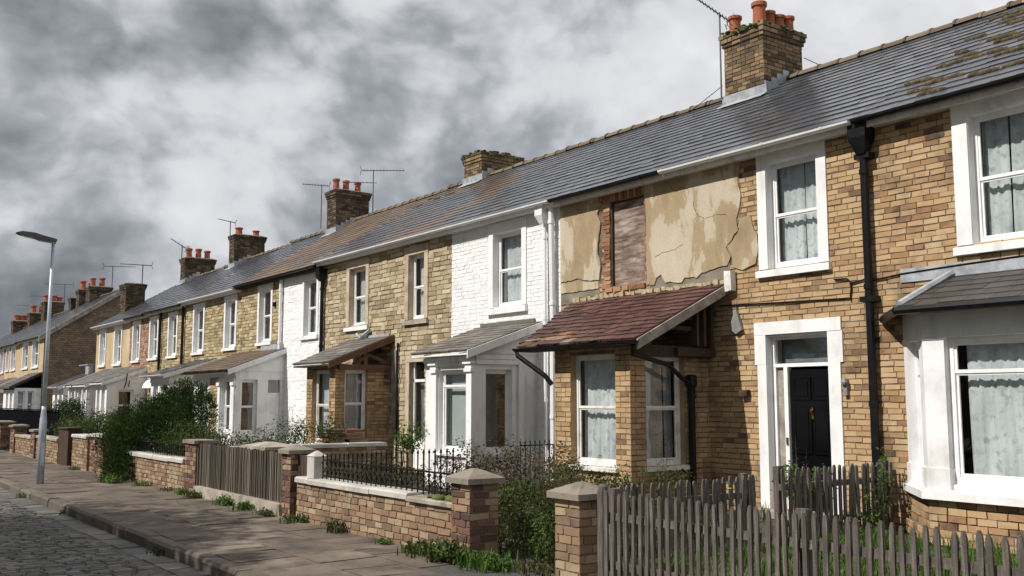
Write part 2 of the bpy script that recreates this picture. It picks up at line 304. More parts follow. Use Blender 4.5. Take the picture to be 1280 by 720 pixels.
def slates(mb, fr, u0, u1, v1, pitch=.24, w=.28, m=0, rng=R, jit=.006, lift=.026, mfun=None, v0=0, umin=None, umax=None, slip=.012):
    n = int(math.ceil((v1 - v0) / pitch))
    for k in range(n):
        a, b = v0 + k * pitch, min(v0 + (k + 1.3) * pitch, v1)
        lo = umin(a) if umin else u0; hi = umax(a) if umax else u1
        u = lo - (w / 2 if k % 2 else 0)
        while u < hi:
            ww = w * rng.uniform(.92, 1.08); x0, x1 = max(u + .003, lo), min(u + ww - .003, hi); u += ww
            if x1 - x0 < .03: continue
            dv = rng.uniform(-jit, jit) - (rng.uniform(.03, .09) if rng.random() < slip else 0); t = rng.uniform(-jit, jit); l = lift * rng.uniform(.88, 1.12)
            mm = mfun((x0 + x1) / 2, a) if mfun else m
            e = .3 * lift
            p = [fr(x0, e - .012, a + dv), fr(x1, e - .012, a + dv + t), fr(x1, e - .012, b), fr(x0, e - .012, b),
                 fr(x0, l, a + dv), fr(x1, l * rng.uniform(.94, 1.06), a + dv + t), fr(x1, e, b), fr(x0, e, b)]
            mb.hexa(p, mm, skip=(0,))
def curtain(fr, u0, u1, v0, v1, d, parent, mat, rng=R, amp=.03, folds=9, gaps=None, name='curtain', lift=0):
    mb = MB(); nu, nv = max(16, int((u1 - u0) * 46)), 8; ph = [rng.uniform(0, 6.28) for _ in range(4)]
    def pt(i, j):
        s, t = i / nu, j / nv; u = u0 + (u1 - u0) * s; v = v0 + (v1 - v0) * t
        k = folds * 2 * PI * s
        dd = amp * (.6 * math.sin(k + ph[0] + .8 * math.sin(t * 2 + ph[2])) + .35 * math.sin(k * 1.7 + ph[1] + t) + .25 * math.sin(k * .43 + ph[3]))
        vv = v + lift * abs(math.sin(k * .25 + ph[1])) * (1 - t)
        return fr(u + .3 * amp * math.sin(k * .6 + t * 3), d + dd * (.5 + .5 * (1 - t)), vv)
    idx = [[mb.pts([pt(i, j)])[0] for j in range(nv + 1)] for i in range(nu + 1)]
    for i in range(nu):
        if gaps and any(g[0] < (i + .5) / nu < g[1] for g in gaps): continue
        for j in range(nv): mb.f.append([idx[i][j], idx[i + 1][j], idx[i + 1][j + 1], idx[i][j + 1]]); mb.m.append(0)
    return mb.build(name, mat, parent, smooth=True)
def sash(fr, u0, u1, v0, v1, parent, mat=None, dep=.11, mid=.5, cur='net', part='window', fw=.05, rng=R, curl=None, thick=.05):
    """sash window in an opening: frame object with pane and curtain below it; returns the frame"""
    mat = mat or m_gloss; mb = MB(); B = lambda a, b, c, e, d0=-thick, d1=0: mb.fbox(fr, a, b, -dep + d0, -dep + d1, c, e)
    B(u0, u0 + fw, v0, v1); B(u1 - fw, u1, v0, v1); B(u0 + fw, u1 - fw, v1 - fw, v1); B(u0 + fw, u1 - fw, v0, v0 + fw * 1.3, -thick, .02)
    zm = v0 + (v1 - v0) * mid; a, b = u0 + fw, u1 - fw; q = fw * .55
    B(a, b, zm - .012, zm + .028, -.035, -.008); B(a, b, zm - .035, zm - .014, -.048, -.022)
    for x0, x1 in ((a, a + q), (b - q, b)): B(x0, x1, zm + .03, v1 - fw, -.035, -.012); B(x0, x1, v0 + fw * 1.3, zm - .036, -.048, -.026)
    B(a + q, b - q, v1 - fw - q, v1 - fw, -.035, -.012); B(a + q, b - q, v0 + fw * 1.3, v0 + fw * 1.3 + q * 1.3, -.048, -.026)
    w = mb.build(part, mat, parent)
    owner = w if part == 'window' else parent
    g = MB(); g.face([fr(a, -dep - .024, zm), fr(b, -dep - .024, zm), fr(b, -dep - .024, v1 - fw), fr(a, -dep - .024, v1 - fw)])
    g.face([fr(a, -dep - .038, v0 + fw), fr(b, -dep - .038, v0 + fw), fr(b, -dep - .038, zm), fr(a, -dep - .038, zm)]); g.build('pane', m_glass, owner)
    if cur:
        cm = {'net': m_curtain, 'grey': m_curtaing, 'blind': m_blind, 'red': m_redcurtain}[cur if isinstance(cur, str) else cur[0]]
        gp = None if isinstance(cur, str) else cur[1]
        curtain(fr, a - .02, b + .02, v0 + .02, v1 - .02, -dep - .15, owner, cm, rng, .004 if cur == 'blind' else .028, max(4, (u1 - u0) * 9), gp, 'blind' if cur == 'blind' else 'curtain')
    return w
def surround(fr, o, i, parent, mat, proud=.03, sill=True, ears=0, rev=.11, name='window_surround', sillmat=None):
    """o, i: outer and inner rectangles (u0,u1,v0,v1)"""
    mb = MB(); d0 = .006; e = ears
    mb.fbox(fr, o[0], i[0], d0, proud, i[2], i[3]); mb.fbox(fr, i[1], o[1], d0, proud, i[2], i[3])
    mb.fbox(fr, o[0] - e, o[1] + e, d0, proud + .004, i[3], o[3])
    for a, b in ((i[0] - .004, i[0] + .006), (i[1] - .006, i[1] + .004)): mb.fbox(fr, a, b, -rev, d0 + .002, i[2], i[3])
    mb.fbox(fr, i[0] + .006, i[1] - .006, -rev, d0 + .002, i[3] - .006, i[3] - .001)
    if ears:
        mb.fbox(fr, o[0] - e, o[0] - .001, d0, proud - .002, i[2], i[2] + .26); mb.fbox(fr, o[1] + .001, o[1] + e, d0, proud - .002, i[2], i[2] + .26)
    ob = mb.build(name, mat, parent)
    if sill:
        sb = MB(); h = i[2] - o[2]
        p = [fr(o[0] - .03, -rev, o[2]), fr(o[1] + .03, -rev, o[2]), fr(o[1] + .03, -rev, i[2] + .012), fr(o[0] - .03, -rev, i[2] + .012),
             fr(o[0] - .03, .075, o[2]), fr(o[1] + .03, .075, o[2]), fr(o[1] + .03, .075, i[2] - .025), fr(o[0] - .03, .075, i[2] - .025)]
        sb.hexa(p); sb.build('sill', sillmat or mat, parent)
    return ob
XF, XE, XR = 11.2, 10.95, 15.2
FF = FX(XF)
def roof_frame(ze, zr): return Frame((XE, 0, ze), (0, 1, 0), (-(zr - ze), 0, XR - XE), (XR - XE, 0, zr - ze))
def ridge_tiles(y0, y1, z, parent, mfun, mats, rng=R, x=XR, Ln=.45, name='ridge_tiles'):
    mb = MB(); y = y0
    while y < y1 - .02:
        e = min(y + Ln, y1); r0, r1 = .125, .13; dz = rng.uniform(-.012, .012); m = mfun(y)
        n = 7
        def ring(yy, r, dzz): return [(x + r * math.cos(PI * k / (n - 1)) * 1.15, yy, z - .035 + dzz + r * .9 * math.sin(PI * k / (n - 1))) for k in range(n)]
        for (ya, yb, ra, rb) in ((y, e - .004, r0, r0), (e - .05, e - .002, r0 + .018, r0 + .018)):
            A, B = mb.pts(ring(ya, ra, dz)), mb.pts(ring(yb, rb, dz))
            for k in range(n - 1): mb.f.append([A[k], B[k], B[k + 1], A[k + 1]]); mb.m.append(m)
            mb.f.append(A); mb.f.append(B[::-1]); mb.m += [m, m]
        y = e
    return mb.build(name, mats, parent)
def gutter(y0, y1, z, parent, mat, x=XE - .02, r=.055, name='gutter', brackets=True):
    mb = MB(); n = 7
    P = lambda y, rr: [(x + rr * math.cos(PI + PI * k / (n - 1)), y, z + rr * math.sin(PI + PI * k / (n - 1))) for k in range(n)]
    A, B, C, D = mb.pts(P(y0, r)), mb.pts(P(y1, r)), mb.pts(P(y0, r - .006)), mb.pts(P(y1, r - .006))
    for k in range(n - 1):
        mb.f.append([A[k], A[k + 1], B[k + 1], B[k]]); mb.f.append([C[k], D[k], D[k + 1], C[k + 1]]); mb.m += [0, 0]
    for k in (0, n - 1): mb.f.append([A[k], B[k], D[k], C[k]]); mb.m.append(0)
    mb.f.append(A); mb.f.append(B); mb.m += [0, 0]
    y = y0 + .4
    while brackets and y < y1:
        Q = lambda yy: [(x + (r + .008) * math.cos(PI + PI * k / (n - 1)), yy, z + .004 + (r + .008) * math.sin(PI + PI * k / (n - 1))) for k in range(n)]
        a, b = mb.pts(Q(y)), mb.pts(Q(y + .035))
        for k in range(n - 1): mb.f.append([a[k], a[k + 1], b[k + 1], b[k]]); mb.m.append(0)
        mb.f.append(a); mb.f.append(b[::-1]); mb.m += [0, 0]
        y += 1.0
    return mb.build(name, mat, parent)
def downpipe(path, r, mat, parent, clips=True, name='downpipe', n=9):
    mb = MB(); mb.tube(path, r, n)
    for p, q in zip(path, path[1:]):
        p, q = Vector(p), Vector(q); ln = (q - p).length
        if clips and ln > 1:
            k = .3
            while k < ln: c = p.lerp(q, k / ln); d = (q - p).normalized(); mb.tube([c - d * .035, c + d * .035], r + .012, n); k += 1.5
    return mb.build(name, mat, parent, smooth=False)
def hopper(fr, u, v, mat, parent, w=.2, h=.3):
    mb = MB(); mb.fbox(fr, u - w / 2, u + w / 2, .02, .24, v - h * .5, v)
    p = [fr(u - w / 4, .07, v - h), fr(u + w / 4, .07, v - h), fr(u + w / 4, .17, v - h), fr(u - w / 4, .17, v - h),
         fr(u - w / 2, .02, v - h * .5 - .001), fr(u + w / 2, .02, v - h * .5 - .001), fr(u + w / 2, .24, v - h * .5 - .001), fr(u - w / 2, .24, v - h * .5 - .001)]
    mb.hexa(p); mb.fbox(fr, u - w / 2 - .015, u + w / 2 + .015, .008, .255, v, v + .03)
    return mb.build('rainwater_hopper', mat, parent)

def house(y0, y1, ze, zr, label, holes, wall, mats, roofmat, ext=(), roofm=None, gutmat=None, fascia=None, end_lo=False, end_hi=False, ridge=m_ridge, ridgefun=None, skip=None, wet=None):
    """wall: dict(kind='brick'|'flat', BL, BH, vary, jit, proud); returns the house Empty"""
    h = thing('terraced_house', (XF, (y0 + y1) / 2, 0), label, 'house', 'terraced houses along the street')
    mb = MB(); top = ze + .1
    hs = [(a, b, c, e) for a, b, c, e in holes]
    if wall['kind'] == 'flat': sheet(mb, FF, y0, y1, 0, top, hs, 0, 0, .16, 1)
    else:
        sheet(mb, FF, y0, y1, 0, top, hs, 0, 1, .16, 0)
        for (a, b, mi) in wall.get('zones', [(y0, y1, 0)]):
            bricks(mb, FF, a, b, 0, top, hs, wall.get('BL', .225), wall.get('BH', .075), wall.get('gap', .011), mi, wall.get('jit', .004), wall.get('proud', .007), .012, R, skip, wall.get('vary', 0))
    ow = mb.build('wall', mats, h)
    # shell: back wall, party walls, gables
    sb = MB(); xb = 19.2
    sb.face([(xb, y0, 0), (xb, y1, 0), (xb, y1, ze), (xb, y0, ze)])
    for yy, e in ((y0 + .003, end_lo), (y1 - .003, end_hi)):
        sb.face([(XF + .03, yy, 0), (xb, yy, 0), (xb, yy, ze + .02), (XR, yy, zr - .06), (XF + .03, yy, ze + .1)])
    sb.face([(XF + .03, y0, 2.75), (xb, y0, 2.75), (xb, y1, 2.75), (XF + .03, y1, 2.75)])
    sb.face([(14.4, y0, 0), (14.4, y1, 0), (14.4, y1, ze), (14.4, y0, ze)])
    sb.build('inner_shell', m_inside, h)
    rf = roof_frame(ze, zr); LV = math.hypot(XR - XE, zr - ze)
    rb = MB(); g = .002
    slates(rb, rf, y0 + g, y1 - g, LV - .02, .285, .31, 0, R, *(roofm or (.006, .028)))
    k = len(roofmat) if isinstance(roofmat, list) else 1
    rb.face([rf(y0, 0, .03), rf(y1, 0, .03), rf(y1, 0, LV), rf(y0, 0, LV)])
    rb.face([(XR, y0, zr), (XR, y1, zr), (2 * XR - XE, y1, ze), (2 * XR - XE, y0, ze)])
    ro = rb.build('roof', roofmat, h)
    ridge_tiles(y0, y1, zr, ro, ridgefun or (lambda y: 0), ridge if isinstance(ridge, list) else [ridge])
    if fascia:
        fb = MB(); fb.box(XE + .06, XF - .012, y0 + .001, y1 - .001, ze - .05, ze - .02); fb.box(XE + .05, XE + .075, y0 + .001, y1 - .001, ze - .12, ze - .003)
        fb.box(XF - .07, XF - .013, y0 + .001, y1 - .001, ze - .1, ze - .052); fb.build('fascia', fascia, h)
    if gutmat: gutter(y0, y1, ze - .005, h, gutmat)
    h['_roof'] = ro.name
    return h, ow, ro, rf
def house_done(h):
    if '_roof' in h.keys(): del h['_roof']
def pot(x, y, z, parent, hgt=.36, r=.115, mat=None):
    mb = MB(); mb.lathe((x, y, z - .03), [(r * 1.05, 0), (r * .98, .05), (r * .88, hgt * .6), (r * .92, hgt * .78), (r * 1.12, hgt * .82), (r * 1.14, hgt * .97), (r * 1.02, hgt), (r * .8, hgt), (r * .75, hgt * .5)], 16)
    return mb.build('chimney_pot', mat or m_pot, parent, smooth=False)
def chimney(h, x0, x1, y0, y1, zb, zt, pots, mat=m_sooty, corbel=True, broken=False, moss=False, flash=True, BH=.078):
    mb = MB(); mb.box(x0 + .01, x1 - .01, y0 + .01, y1 - .01, zb, zt, 1)
    a = FX(x0); b = FY(y0)
    zc = zt - (.26 if corbel else 0)
    def ring(x0, x1, y0, y1, z0, z1, BH=BH):
        f = FX(x0); bricks(mb, f, y0, y1, z0, z1, (), .22, BH, .01, 0, .005, .006, .012)
        f = FY(y0); bricks(mb, f, x0, x1, z0, z1, (), .22, BH, .01, 0, .005, .006, .012)
        f = Frame((x1, 0, 0), (0, 1, 0), (1, 0, 0)); bricks(mb, f, y0, y1, z0, z1, (), .22, BH, .01, 0, .005, .006, .012)
        f = Frame((0, y1, 0), (1, 0, 0), (0, 1, 0)); bricks(mb, f, x0, x1, z0, z1, (), .22, BH, .01, 0, .005, .006, .012)
    ring(x0, x1, y0, y1, zb, zc)
    if corbel:
        for k, (e, z0, z1) in enumerate(((.03, zc, zc + .08), (.055, zc + .08, zc + .17), (.075, zc + .17, zt))):
            mb.box(x0 - e + .01, x1 + e - .01, y0 - e + .01, y1 + e - .01, z0, z1 - .004, 1); ring(x0 - e, x1 + e, y0 - e, y1 + e, z0, z1)
        # mortar flaunching on top
        e = .06
        mb.hexa([(x0 - e, y0 - e, zt), (x1 + e, y0 - e, zt), (x1 + e, y1 + e, zt), (x0 - e, y1 + e, zt), (x0 + .1, y0 + .1, zt + .06), (x1 - .1, y0 + .1, zt + .06), (x1 - .1, y1 - .1, zt + .06), (x0 + .1, y1 - .1, zt + .06)], 1)
    if broken:
        for _ in range(26):
            px, py = R.uniform(x0, x1), R.uniform(y0, y1); mb.fbox(WORLD, px - .1, px + .1, py - .05, py + .05, zt - .01, zt + R.uniform(.02, .08), 0, .02)
    c = mb.build('chimney', [mat, m_mortard], h)
    if moss:
        lm = MB()
        for _ in range(34):
            t = R.random(); px, py = (x0 - .08, y0 + (y1 - y0) * t) if R.random() < .6 else (x0 + (x1 - x0) * t, y0 - .08)
            blob(lm, (px, py, zt + R.uniform(-.07, .03)), R.uniform(.02, .05), R, (1.3, 1.3, .5))
        tag(lm.build('moss', m_mossg, c, smooth=True), kind='stuff')
    for p in pots: pot(p[0], p[1], zt + .05 + (p[3] if len(p) > 3 else 0), c, p[2] if len(p) > 2 else .36, p[4] if len(p) > 4 else .115)
    return c
def blob(mb, c, r, rng, sq=(1, 1, .6), n=6):
    rows = 4; ph = rng.uniform(0, 6)
    rings = []
    for j in range(rows + 1):
        t = PI * j / rows
        rings.append(mb.pts([(c[0] + sq[0] * r * math.sin(t) * math.cos(2 * PI * i / n + ph) * rng.uniform(.75, 1.2) , c[1] + sq[1] * r * math.sin(t) * math.sin(2 * PI * i / n + ph) * rng.uniform(.75, 1.2), c[2] + sq[2] * r * math.cos(t)) for i in range(n)]))
    for a, b in zip(rings, rings[1:]):
        for i in range(n): mb.f.append([a[i], b[i], b[(i + 1) % n], a[(i + 1) % n]]); mb.m.append(0)
def flashing(h, x0, x1, y0, y1, rf, ze, zr, parent, mat=None):
    """lead apron at the front and side foot of a chimney, lying on the roof"""
    sl = (zr - ze) / (XR - XE); zf = ze + sl * (x0 - XE); mb = MB()
    mb.hexa([(x0 - .012, y0 - .08, zf - .02), (x0 - .012, y1 + .05, zf - .02), (x0 - .03, y1 + .05, zf + .2), (x0 - .03, y0 - .08, zf + .2), (x0 - .028, y0 - .08, zf - .02), (x0 - .028, y1 + .05, zf - .02), (x0 - .042, y1 + .05, zf + .2), (x0 - .042, y0 - .08, zf + .2)])
    mb.hexa([(x0 - .04, y0 - .08, zf + .015), (x0 - .04, y1 + .05, zf + .015), (x0 - .2, y1 + .05, zf - .2 * sl + .05), (x0 - .2, y0 - .08, zf - .2 * sl + .05), (x0 - .04, y0 - .08, zf + .04), (x0 - .04, y1 + .05, zf + .04), (x0 - .2, y1 + .05, zf - .2 * sl + .06), (x0 - .2, y0 - .08, zf - .2 * sl + .06)])
    xx = x0
    while xx < min(XR, x1) - .05:
        z = ze + sl * (xx - XE); mb.box(xx, xx + .17, y0 - .03, y0 - .012, z, z + .28); xx += .175
    return mb.build('flashing', mat or m_lead, parent)
def aerial(h, base, hgt, boom, ln, n=9, el=.32, tilt=0, r=.011, extra=None):
    """mast with yagi; boom: horizontal direction"""
    mb = MB(); b = Vector(base); t = b + Vector((0, 0, hgt)); mb.tube([b, t], r * 1.3, 5)
    d = Vector((boom[0], boom[1], tilt)).normalized(); q = d.cross(Vector((0, 0, 1))).normalized(); up = q.cross(d)
    s0 = t - d * ln * .28 - Vector((0, 0, .03)); mb.tube([s0, s0 + d * ln], r, 4)
    for k in range(n):
        c = s0 + d * (ln * (.06 + .92 * k / (n - 1))); e = el * (.62 - .25 * k / n); mb.tube([c - q * e, c + q * e], r * .55, 4)
    for sg in (1, -1):
        c = s0; mb.tube([c, c + (up * sg + d * -.3) * el * .55], r * .6, 4)
        for w in (.25, .5): cc = c + (up * sg + d * -.3) * el * w; mb.tube([cc - q * el * .6, cc + q * el * .6], r * .5, 4)
    if extra:
        for (z, dd, l2) in extra:
            d2 = Vector((*dd, 0)).normalized(); c0 = b + Vector((0, 0, z)); mb.tube([c0 - d2 * .12, c0 + d2 * l2], r * .9, 4); q2 = d2.cross(Vector((0, 0, 1)))
            for k in range(6): c = c0 + d2 * l2 * (.1 + .88 * k / 5); mb.tube([c - q2 * .15, c + q2 * .15], r * .5, 4)
    return mb.build('tv_aerial', m_alu, h)

def lean_roof(parent, ya, yb, xe, ze, zw, mat, pitch=.2, w=.26, lift=.02, jit=.008, slip=.03, mfun=None, hip=None, name='bay_roof', thick=.03):
    """mono-pitch roof from eaves (xe, ze) to the wall; hip = taper of both ends in metres"""
    fr = Frame((xe, 0, ze), (0, 1, 0), (-(zw - ze), 0, XF - xe), (XF - xe, 0, zw - ze)); LV = math.hypot(XF - xe, zw - ze)
    mb = MB()
    h0, h1 = hip or (0, 0)
    t0 = (lambda v: ya + h0 * v / LV) if hip else None; t1 = (lambda v: yb - h1 * v / LV) if hip else None
    slates(mb, fr, ya, yb, LV - .01, pitch, w, 0, R, jit, lift, mfun, 0, t0, t1, slip)
    a, b = ya + h0, yb - h1
    mb.hexa([fr(ya, -thick, .02), fr(yb, -thick, .02), fr(b, -thick, LV), fr(a, -thick, LV), fr(ya, 0, .02), fr(yb, 0, .02), fr(b, 0, LV), fr(a, 0, LV)], 0)
    return mb, fr, LV
def bay(h, y0, y1, ze, zw, xf=9.8, wall='white', mats=None, fronts=(), sides=(), sill=.62, head=2.2, over=.32, ry0=None, ry1=None, roofmat=None, gable='white', curs=('net',), sidecurs=('net',), frame=None, gutmat=None, roofkw=None, mids=(.5,), sidemids=(.5,), barge=None, dep=.1, colw=None):
    roofmat = roofmat or m_slatebay; frame = frame or m_gloss
    fr, sd = FX(xf), FY(y0); mb = MB(); zt = ze - .04
    fh = [(a, b, sill, head) for a, b in fronts]; sh = [tuple(s[:4]) for s in sides]
    mw = 1 if wall == 'brick' else 0
    sheet(mb, fr, y0, y1, 0, zt, fh, 0, mw, .14, 0); sheet(mb, sd, xf, XF, 0, zt, sh, 0, mw, .14, 0)
    mb.face([(xf, y1, 0), (XF, y1, 0), (XF, y1, zt), (xf, y1, zt)], mw)
    mb.face([(xf, y0, zt), (xf, y1, zt), (XF, y1, zt), (XF, y0, zt)], mw)
    if wall == 'brick':
        bricks(mb, fr, y0 - .008, y1, 0, zt, fh, .225, .075); bricks(mb, sd, xf - .008, XF, 0, zt, sh, .225, .075)
    b = mb.build('bay', mats or [m_white], h)
    for k, (u0, u1) in enumerate(fronts):
        sash(fr, u0, u1, sill, head, b, frame, dep, mids[k % len(mids)], curs[k % len(curs)], 'window_frame')
    for k, s in enumerate(sides):
        if len(s) > 4 and s[4] == 'door':
            db = MB(); db.fbox(sd, s[0], s[1], -.1, -.06, s[2], s[3] - .38); db.fbox(sd, s[0], s[1], -.1, -.05, s[3] - .4, s[3] - .36); db.build('door', m_gloss, b)
            g = MB(); g.fbox(sd, s[0] + .08, s[1] - .08, -.062, -.055, 1.2, s[3] - .48); g.fbox(sd, s[0] + .03, s[1] - .03, -.09, -.08, s[3] - .36, s[3]); g.build('pane', m_glass, b)
        else: sash(sd, s[0], s[1], s[2], s[3], b, frame, dep, sidemids[k % len(sidemids)], sidecurs[k % len(sidecurs)], 'window_frame')
    ra, rb = (y0 - .12 if ry0 is None else ry0), (y1 + .12 if ry1 is None else ry1)
    xe = xf - over; slope = (zw - ze) / (XF - xe)
    rmb, rfr, LV = lean_roof(b, ra, rb, xe, ze, zw, roofmat, **(roofkw or {})); rmb.build('bay_roof', roofmat, b)
    zz = lambda x: ze + slope * (x - xe) - .045
    if gable:
        gm = {'white': m_white, 'wood': m_redwood, 'dark': m_hoard}.get(gable, m_white)
        if gable != 'wood':
            gb = MB(); gb.prism([(xf, y0 + .02, zt + .002), (XF, y0 + .02, zt + .002), (XF, y0 + .02, zz(XF)), (xf, y0 + .02, zz(xf))], (0, -.035, 0)); gb.build('gable_panel', gm, b)
    bm = barge or m_white
    bb = MB()
    for s_ in ((ra + .0),):
        bb.hexa([(xe + .02, s_ - .03, ze - .14), (XF - .01, s_ - .03, zz(XF) - .11), (XF - .01, s_ - .03, zz(XF) + .035), (xe + .02, s_ - .03, ze + .0),
                 (xe + .02, s_ - .002, ze - .14), (XF - .01, s_ - .002, zz(XF) - .11), (XF - .01, s_ - .002, zz(XF) + .035), (xe + .02, s_ - .002, ze + .0)])
    bb.build('bargeboard', bm, b)
    # eaves board and gutter
    eb = MB(); eb.box(xe + .03, xf + .02, ra + .02, rb, ze - .075, ze - .035); eb.box(xf - .03, xf - .011, y0 - .02, y1, head + .06, zt + .01) if wall != 'brick' else None
    eb.build('eaves_board', bm if wall != 'brick' else m_darkwood, b)
    if gutmat: gutter(ra - .05, rb + .04, ze - .02, b, gutmat, xe - .03, .05, 'gutter', True)
    sb = MB()
    for (u0, u1) in fronts:
        sb.hexa([fr(u0 - .05, -.12, sill - .07), fr(u1 + .05, -.12, sill - .07), fr(u1 + .05, -.12, sill + .01), fr(u0 - .05, -.12, sill + .01), fr(u0 - .05, .06, sill - .07), fr(u1 + .05, .06, sill - .07), fr(u1 + .05, .06, sill - .015), fr(u0 - .05, .06, sill - .015)])
    for s in sides:
        if len(s) > 4: continue
        sb.hexa([sd(s[0] - .04, -.12, s[2] - .07), sd(s[1] + .04, -.12, s[2] - .07), sd(s[1] + .04, -.12, s[2] + .01), sd(s[0] - .04, -.12, s[2] + .01), sd(s[0] - .04, .05, s[2] - .07), sd(s[1] + .04, .05, s[2] - .07), sd(s[1] + .04, .05, s[2] - .015), sd(s[0] - .04, .05, s[2] - .015)])
    if sb.v: sb.build('sill', frame, b)
    return b, zz

# ------------------------------------------------------------------ the terrace, house by house
def upwin(h, o, mat=None, cur='net', ins=(.13, .15, .11), frame=None, sillmat=None, ears=0, mid=.5, dep=.11):
    """upper-floor sash window with its painted or stone surround; o = outer rectangle; returns nothing (hole made by uphole)"""
    i = uphole(o, ins)
    w = sash(FF, i[0], i[1], i[2], i[3], h, frame or m_gloss, dep, mid, cur)
    surround(FF, o, i, w, mat or m_white, .03, True, ears, dep, sillmat=sillmat)
    return w
def uphole(o, ins=(.13, .15, .11)): return (o[0] + ins[0], o[1] - ins[0], o[2] + ins[2], o[3] - ins[1])
def groundcut(a, b, z=2.5): return lambda u, v: a < u < b and v < z

# --- house with the canted white bay at the right edge of the photo
wA = (5.02, 6.35, 3.31, 5.15); iA = (.19, .16, .12)
wA2 = (2.3, 3.6, 3.31, 5.15)
hA, _, roA, rfA = house(1.0, 7.55, 5.22, 7.75, 'buff brick house with a white canted bay window and old mossy slates', [uphole(wA, iA), uphole(wA2, iA), (3.65, 6.9, .35, 2.5)],
    dict(kind='brick', jit=.006, proud=.009, vary=.12), [m_brickA, m_mortard], m_slateA, roofm=(.018, .028), gutmat=m_black, fascia=m_oldwhite, end_lo=True,
    ridge=[m_ridgeo, m_ridge], ridgefun=lambda y: 0 if y < 7.1 else 1)
upwin(hA, wA, m_white, ('net', [(.3, .36), (.62, .66)]), iA, m_gloss); upwin(hA, wA2, m_white, 'net', iA, m_gloss)
mo = MB()
for _ in range(58):
    y, v = R.uniform(4.5, 7.2), .285 * R.randint(1, 16); n = R.randint(4, 17)
    for k in range(n): blob(mo, rfA(y + k * .035, .012, v + R.uniform(-.025, .03) + k * .004), R.uniform(.025, .062), R, (1.25, 1.1, .8))
tag(mo.build('moss', m_moss, roA, smooth=True), kind='stuff')
house_done(hA)
# canted bay
def canted(h):
    x0, xf = 11.19, 10.45; ya, yb, yc, yd = 7.13, 6.42, 4.1, 3.4
    poly = [(x0, ya), (xf, yb), (xf, yc), (x0, yd)]
    def ring(off): # offset outline outwards
        return [(x0, ya + off * 1.0), (xf - off, yb + off * .42), (xf - off, yc - off * .42), (x0, yd - off)]
    def slab(mb, off, z0, z1, m=0):
        p = ring(off); a = mb.pts([(x, y, z0) for x, y in p]); b = mb.pts([(x, y, z1) for x, y in p])
        mb.f += [a, b]; mb.m += [m, m]
        for k in range(4): q = (k + 1) % 4; mb.f.append([a[k], a[q], b[q], b[k]]); mb.m.append(m)
    fronts = []
    for (p, q) in ((poly[0], poly[1]), (poly[1], poly[2]), (poly[2], poly[3])):
        U = Vector((q[0] - p[0], q[1] - p[1], 0)); ln = U.length; Nn = Vector((U.y, -U.x, 0)); Nn = Nn if Nn.x < 0 else -Nn
        fronts.append((Frame((p[0], p[1], 0), U, Nn), ln))
    mb = MB(); slab(mb, -.02, 0, .5, 1)
    for fr, ln in fronts: bricks(mb, fr, -.005, ln + .005, 0, .5, (), .225, .082, .011, 0, .005, .008, .014)
    slab(mb, .06, 0, .17, 1)
    for fr, ln in fronts:
        fb = Frame(fr.P + fr.N * .06, fr.U, fr.N); bricks(mb, fb, -.03, ln + .03, 0, .17, (), .225, .082, .011, 0, .005, .006, .012)
    b = mb.build('bay', [m_brickA, m_mortard], h)
    sb = MB(); slab(sb, .09, .5, .585); slab(sb, .05, .586, .61); sb.build('sill', m_white, b)
    for k, (fr, ln) in enumerate(fronts):
        wb = MB(); e = .26 if k == 1 else .2; hz0, hz1 = .67, 2.3
        wb.fbox(fr, .0, e, -.15, 0, .611, 2.72); wb.fbox(fr, ln - e, ln, -.15, 0, .611, 2.72); wb.fbox(fr, e, ln - e, -.15, 0, hz1, 2.72)
        for a, c in ((-.012, e + .012), (ln - e - .012, ln + .012)): wb.fbox(fr, a, c, -.13, .02, .612, .84); wb.fbox(fr, a + .005, c - .005, -.13, .012, hz1 - .02, hz1 + .04)
        wb.fbox(fr, e, ln - e, -.15, -.03, .611, hz0)
        wb.build('bay_post', m_white, b)
        sash(fr, e, ln - e, hz0, hz1, b, m_gloss, .09, .76, ('net', [(-.1, .055)]) if k == 1 else 'net', 'window_frame', .06)
    xe, ze, zw = xf - .24, 2.66, 3.08
    # hipped slate roof
    rb = MB(); p0 = [(XF, ya + .26), (xe, yb + .14), (xe, yc - .14), (XF, yd - .26)]
    top = [(XF, yb + .02), (XF, yc - .02)]
    fr = Frame((xe, 0, ze), (0, 1, 0), (-(zw - ze), 0, XF - xe), (XF - xe, 0, zw - ze)); LV = math.hypot(XF - xe, zw - ze)
    slates(rb, fr, yc - .14, yb + .14, LV, .2, .3, 0, R, .006, .016, None, 0, lambda v: yc - .14 + .12 * v / LV, lambda v: yb + .14 - .12 * v / LV)
    rb.face([(xe, yb + .14, ze), (XF, yb + .02, zw), (XF, ya + .26, ze)], 0); rb.face([(xe, yc - .14, ze), (XF, yc - .02, zw), (XF, yd - .26, ze)], 0)
    rb.face([(xe, yb + .14, ze), (xe, yc - .14, ze), (XF, yc - .02, zw), (XF, yb + .02, zw)], 0)
    pts = [(XF - .001, ya + .26), (xe, yb + .14), (xe, yc - .14), (XF - .001, yd - .26)]
    rb.face([(x, y, ze - .012) for x, y in pts], 0)
    rb.build('bay_roof', m_slatedk, b)
    gb = MB()
    for p, q in zip(pts, pts[1:]): gb.tube([(p[0] - .03, p[1], ze - .045), (q[0] - .03, q[1], ze - .045)], .05, 7)
    gb.build('gutter', m_black, b)
    lb = MB(); lb.fbox(FF, yc - .3, yb + .7, .013, .03, zw - .02, zw + .15)
    lb.tube([(xe + .02, yb + .13, ze + .03), (XF - .03, yb + .02, zw + .03)], .045, 7); lb.build('flashing', m_lead, b)
canted(hA)
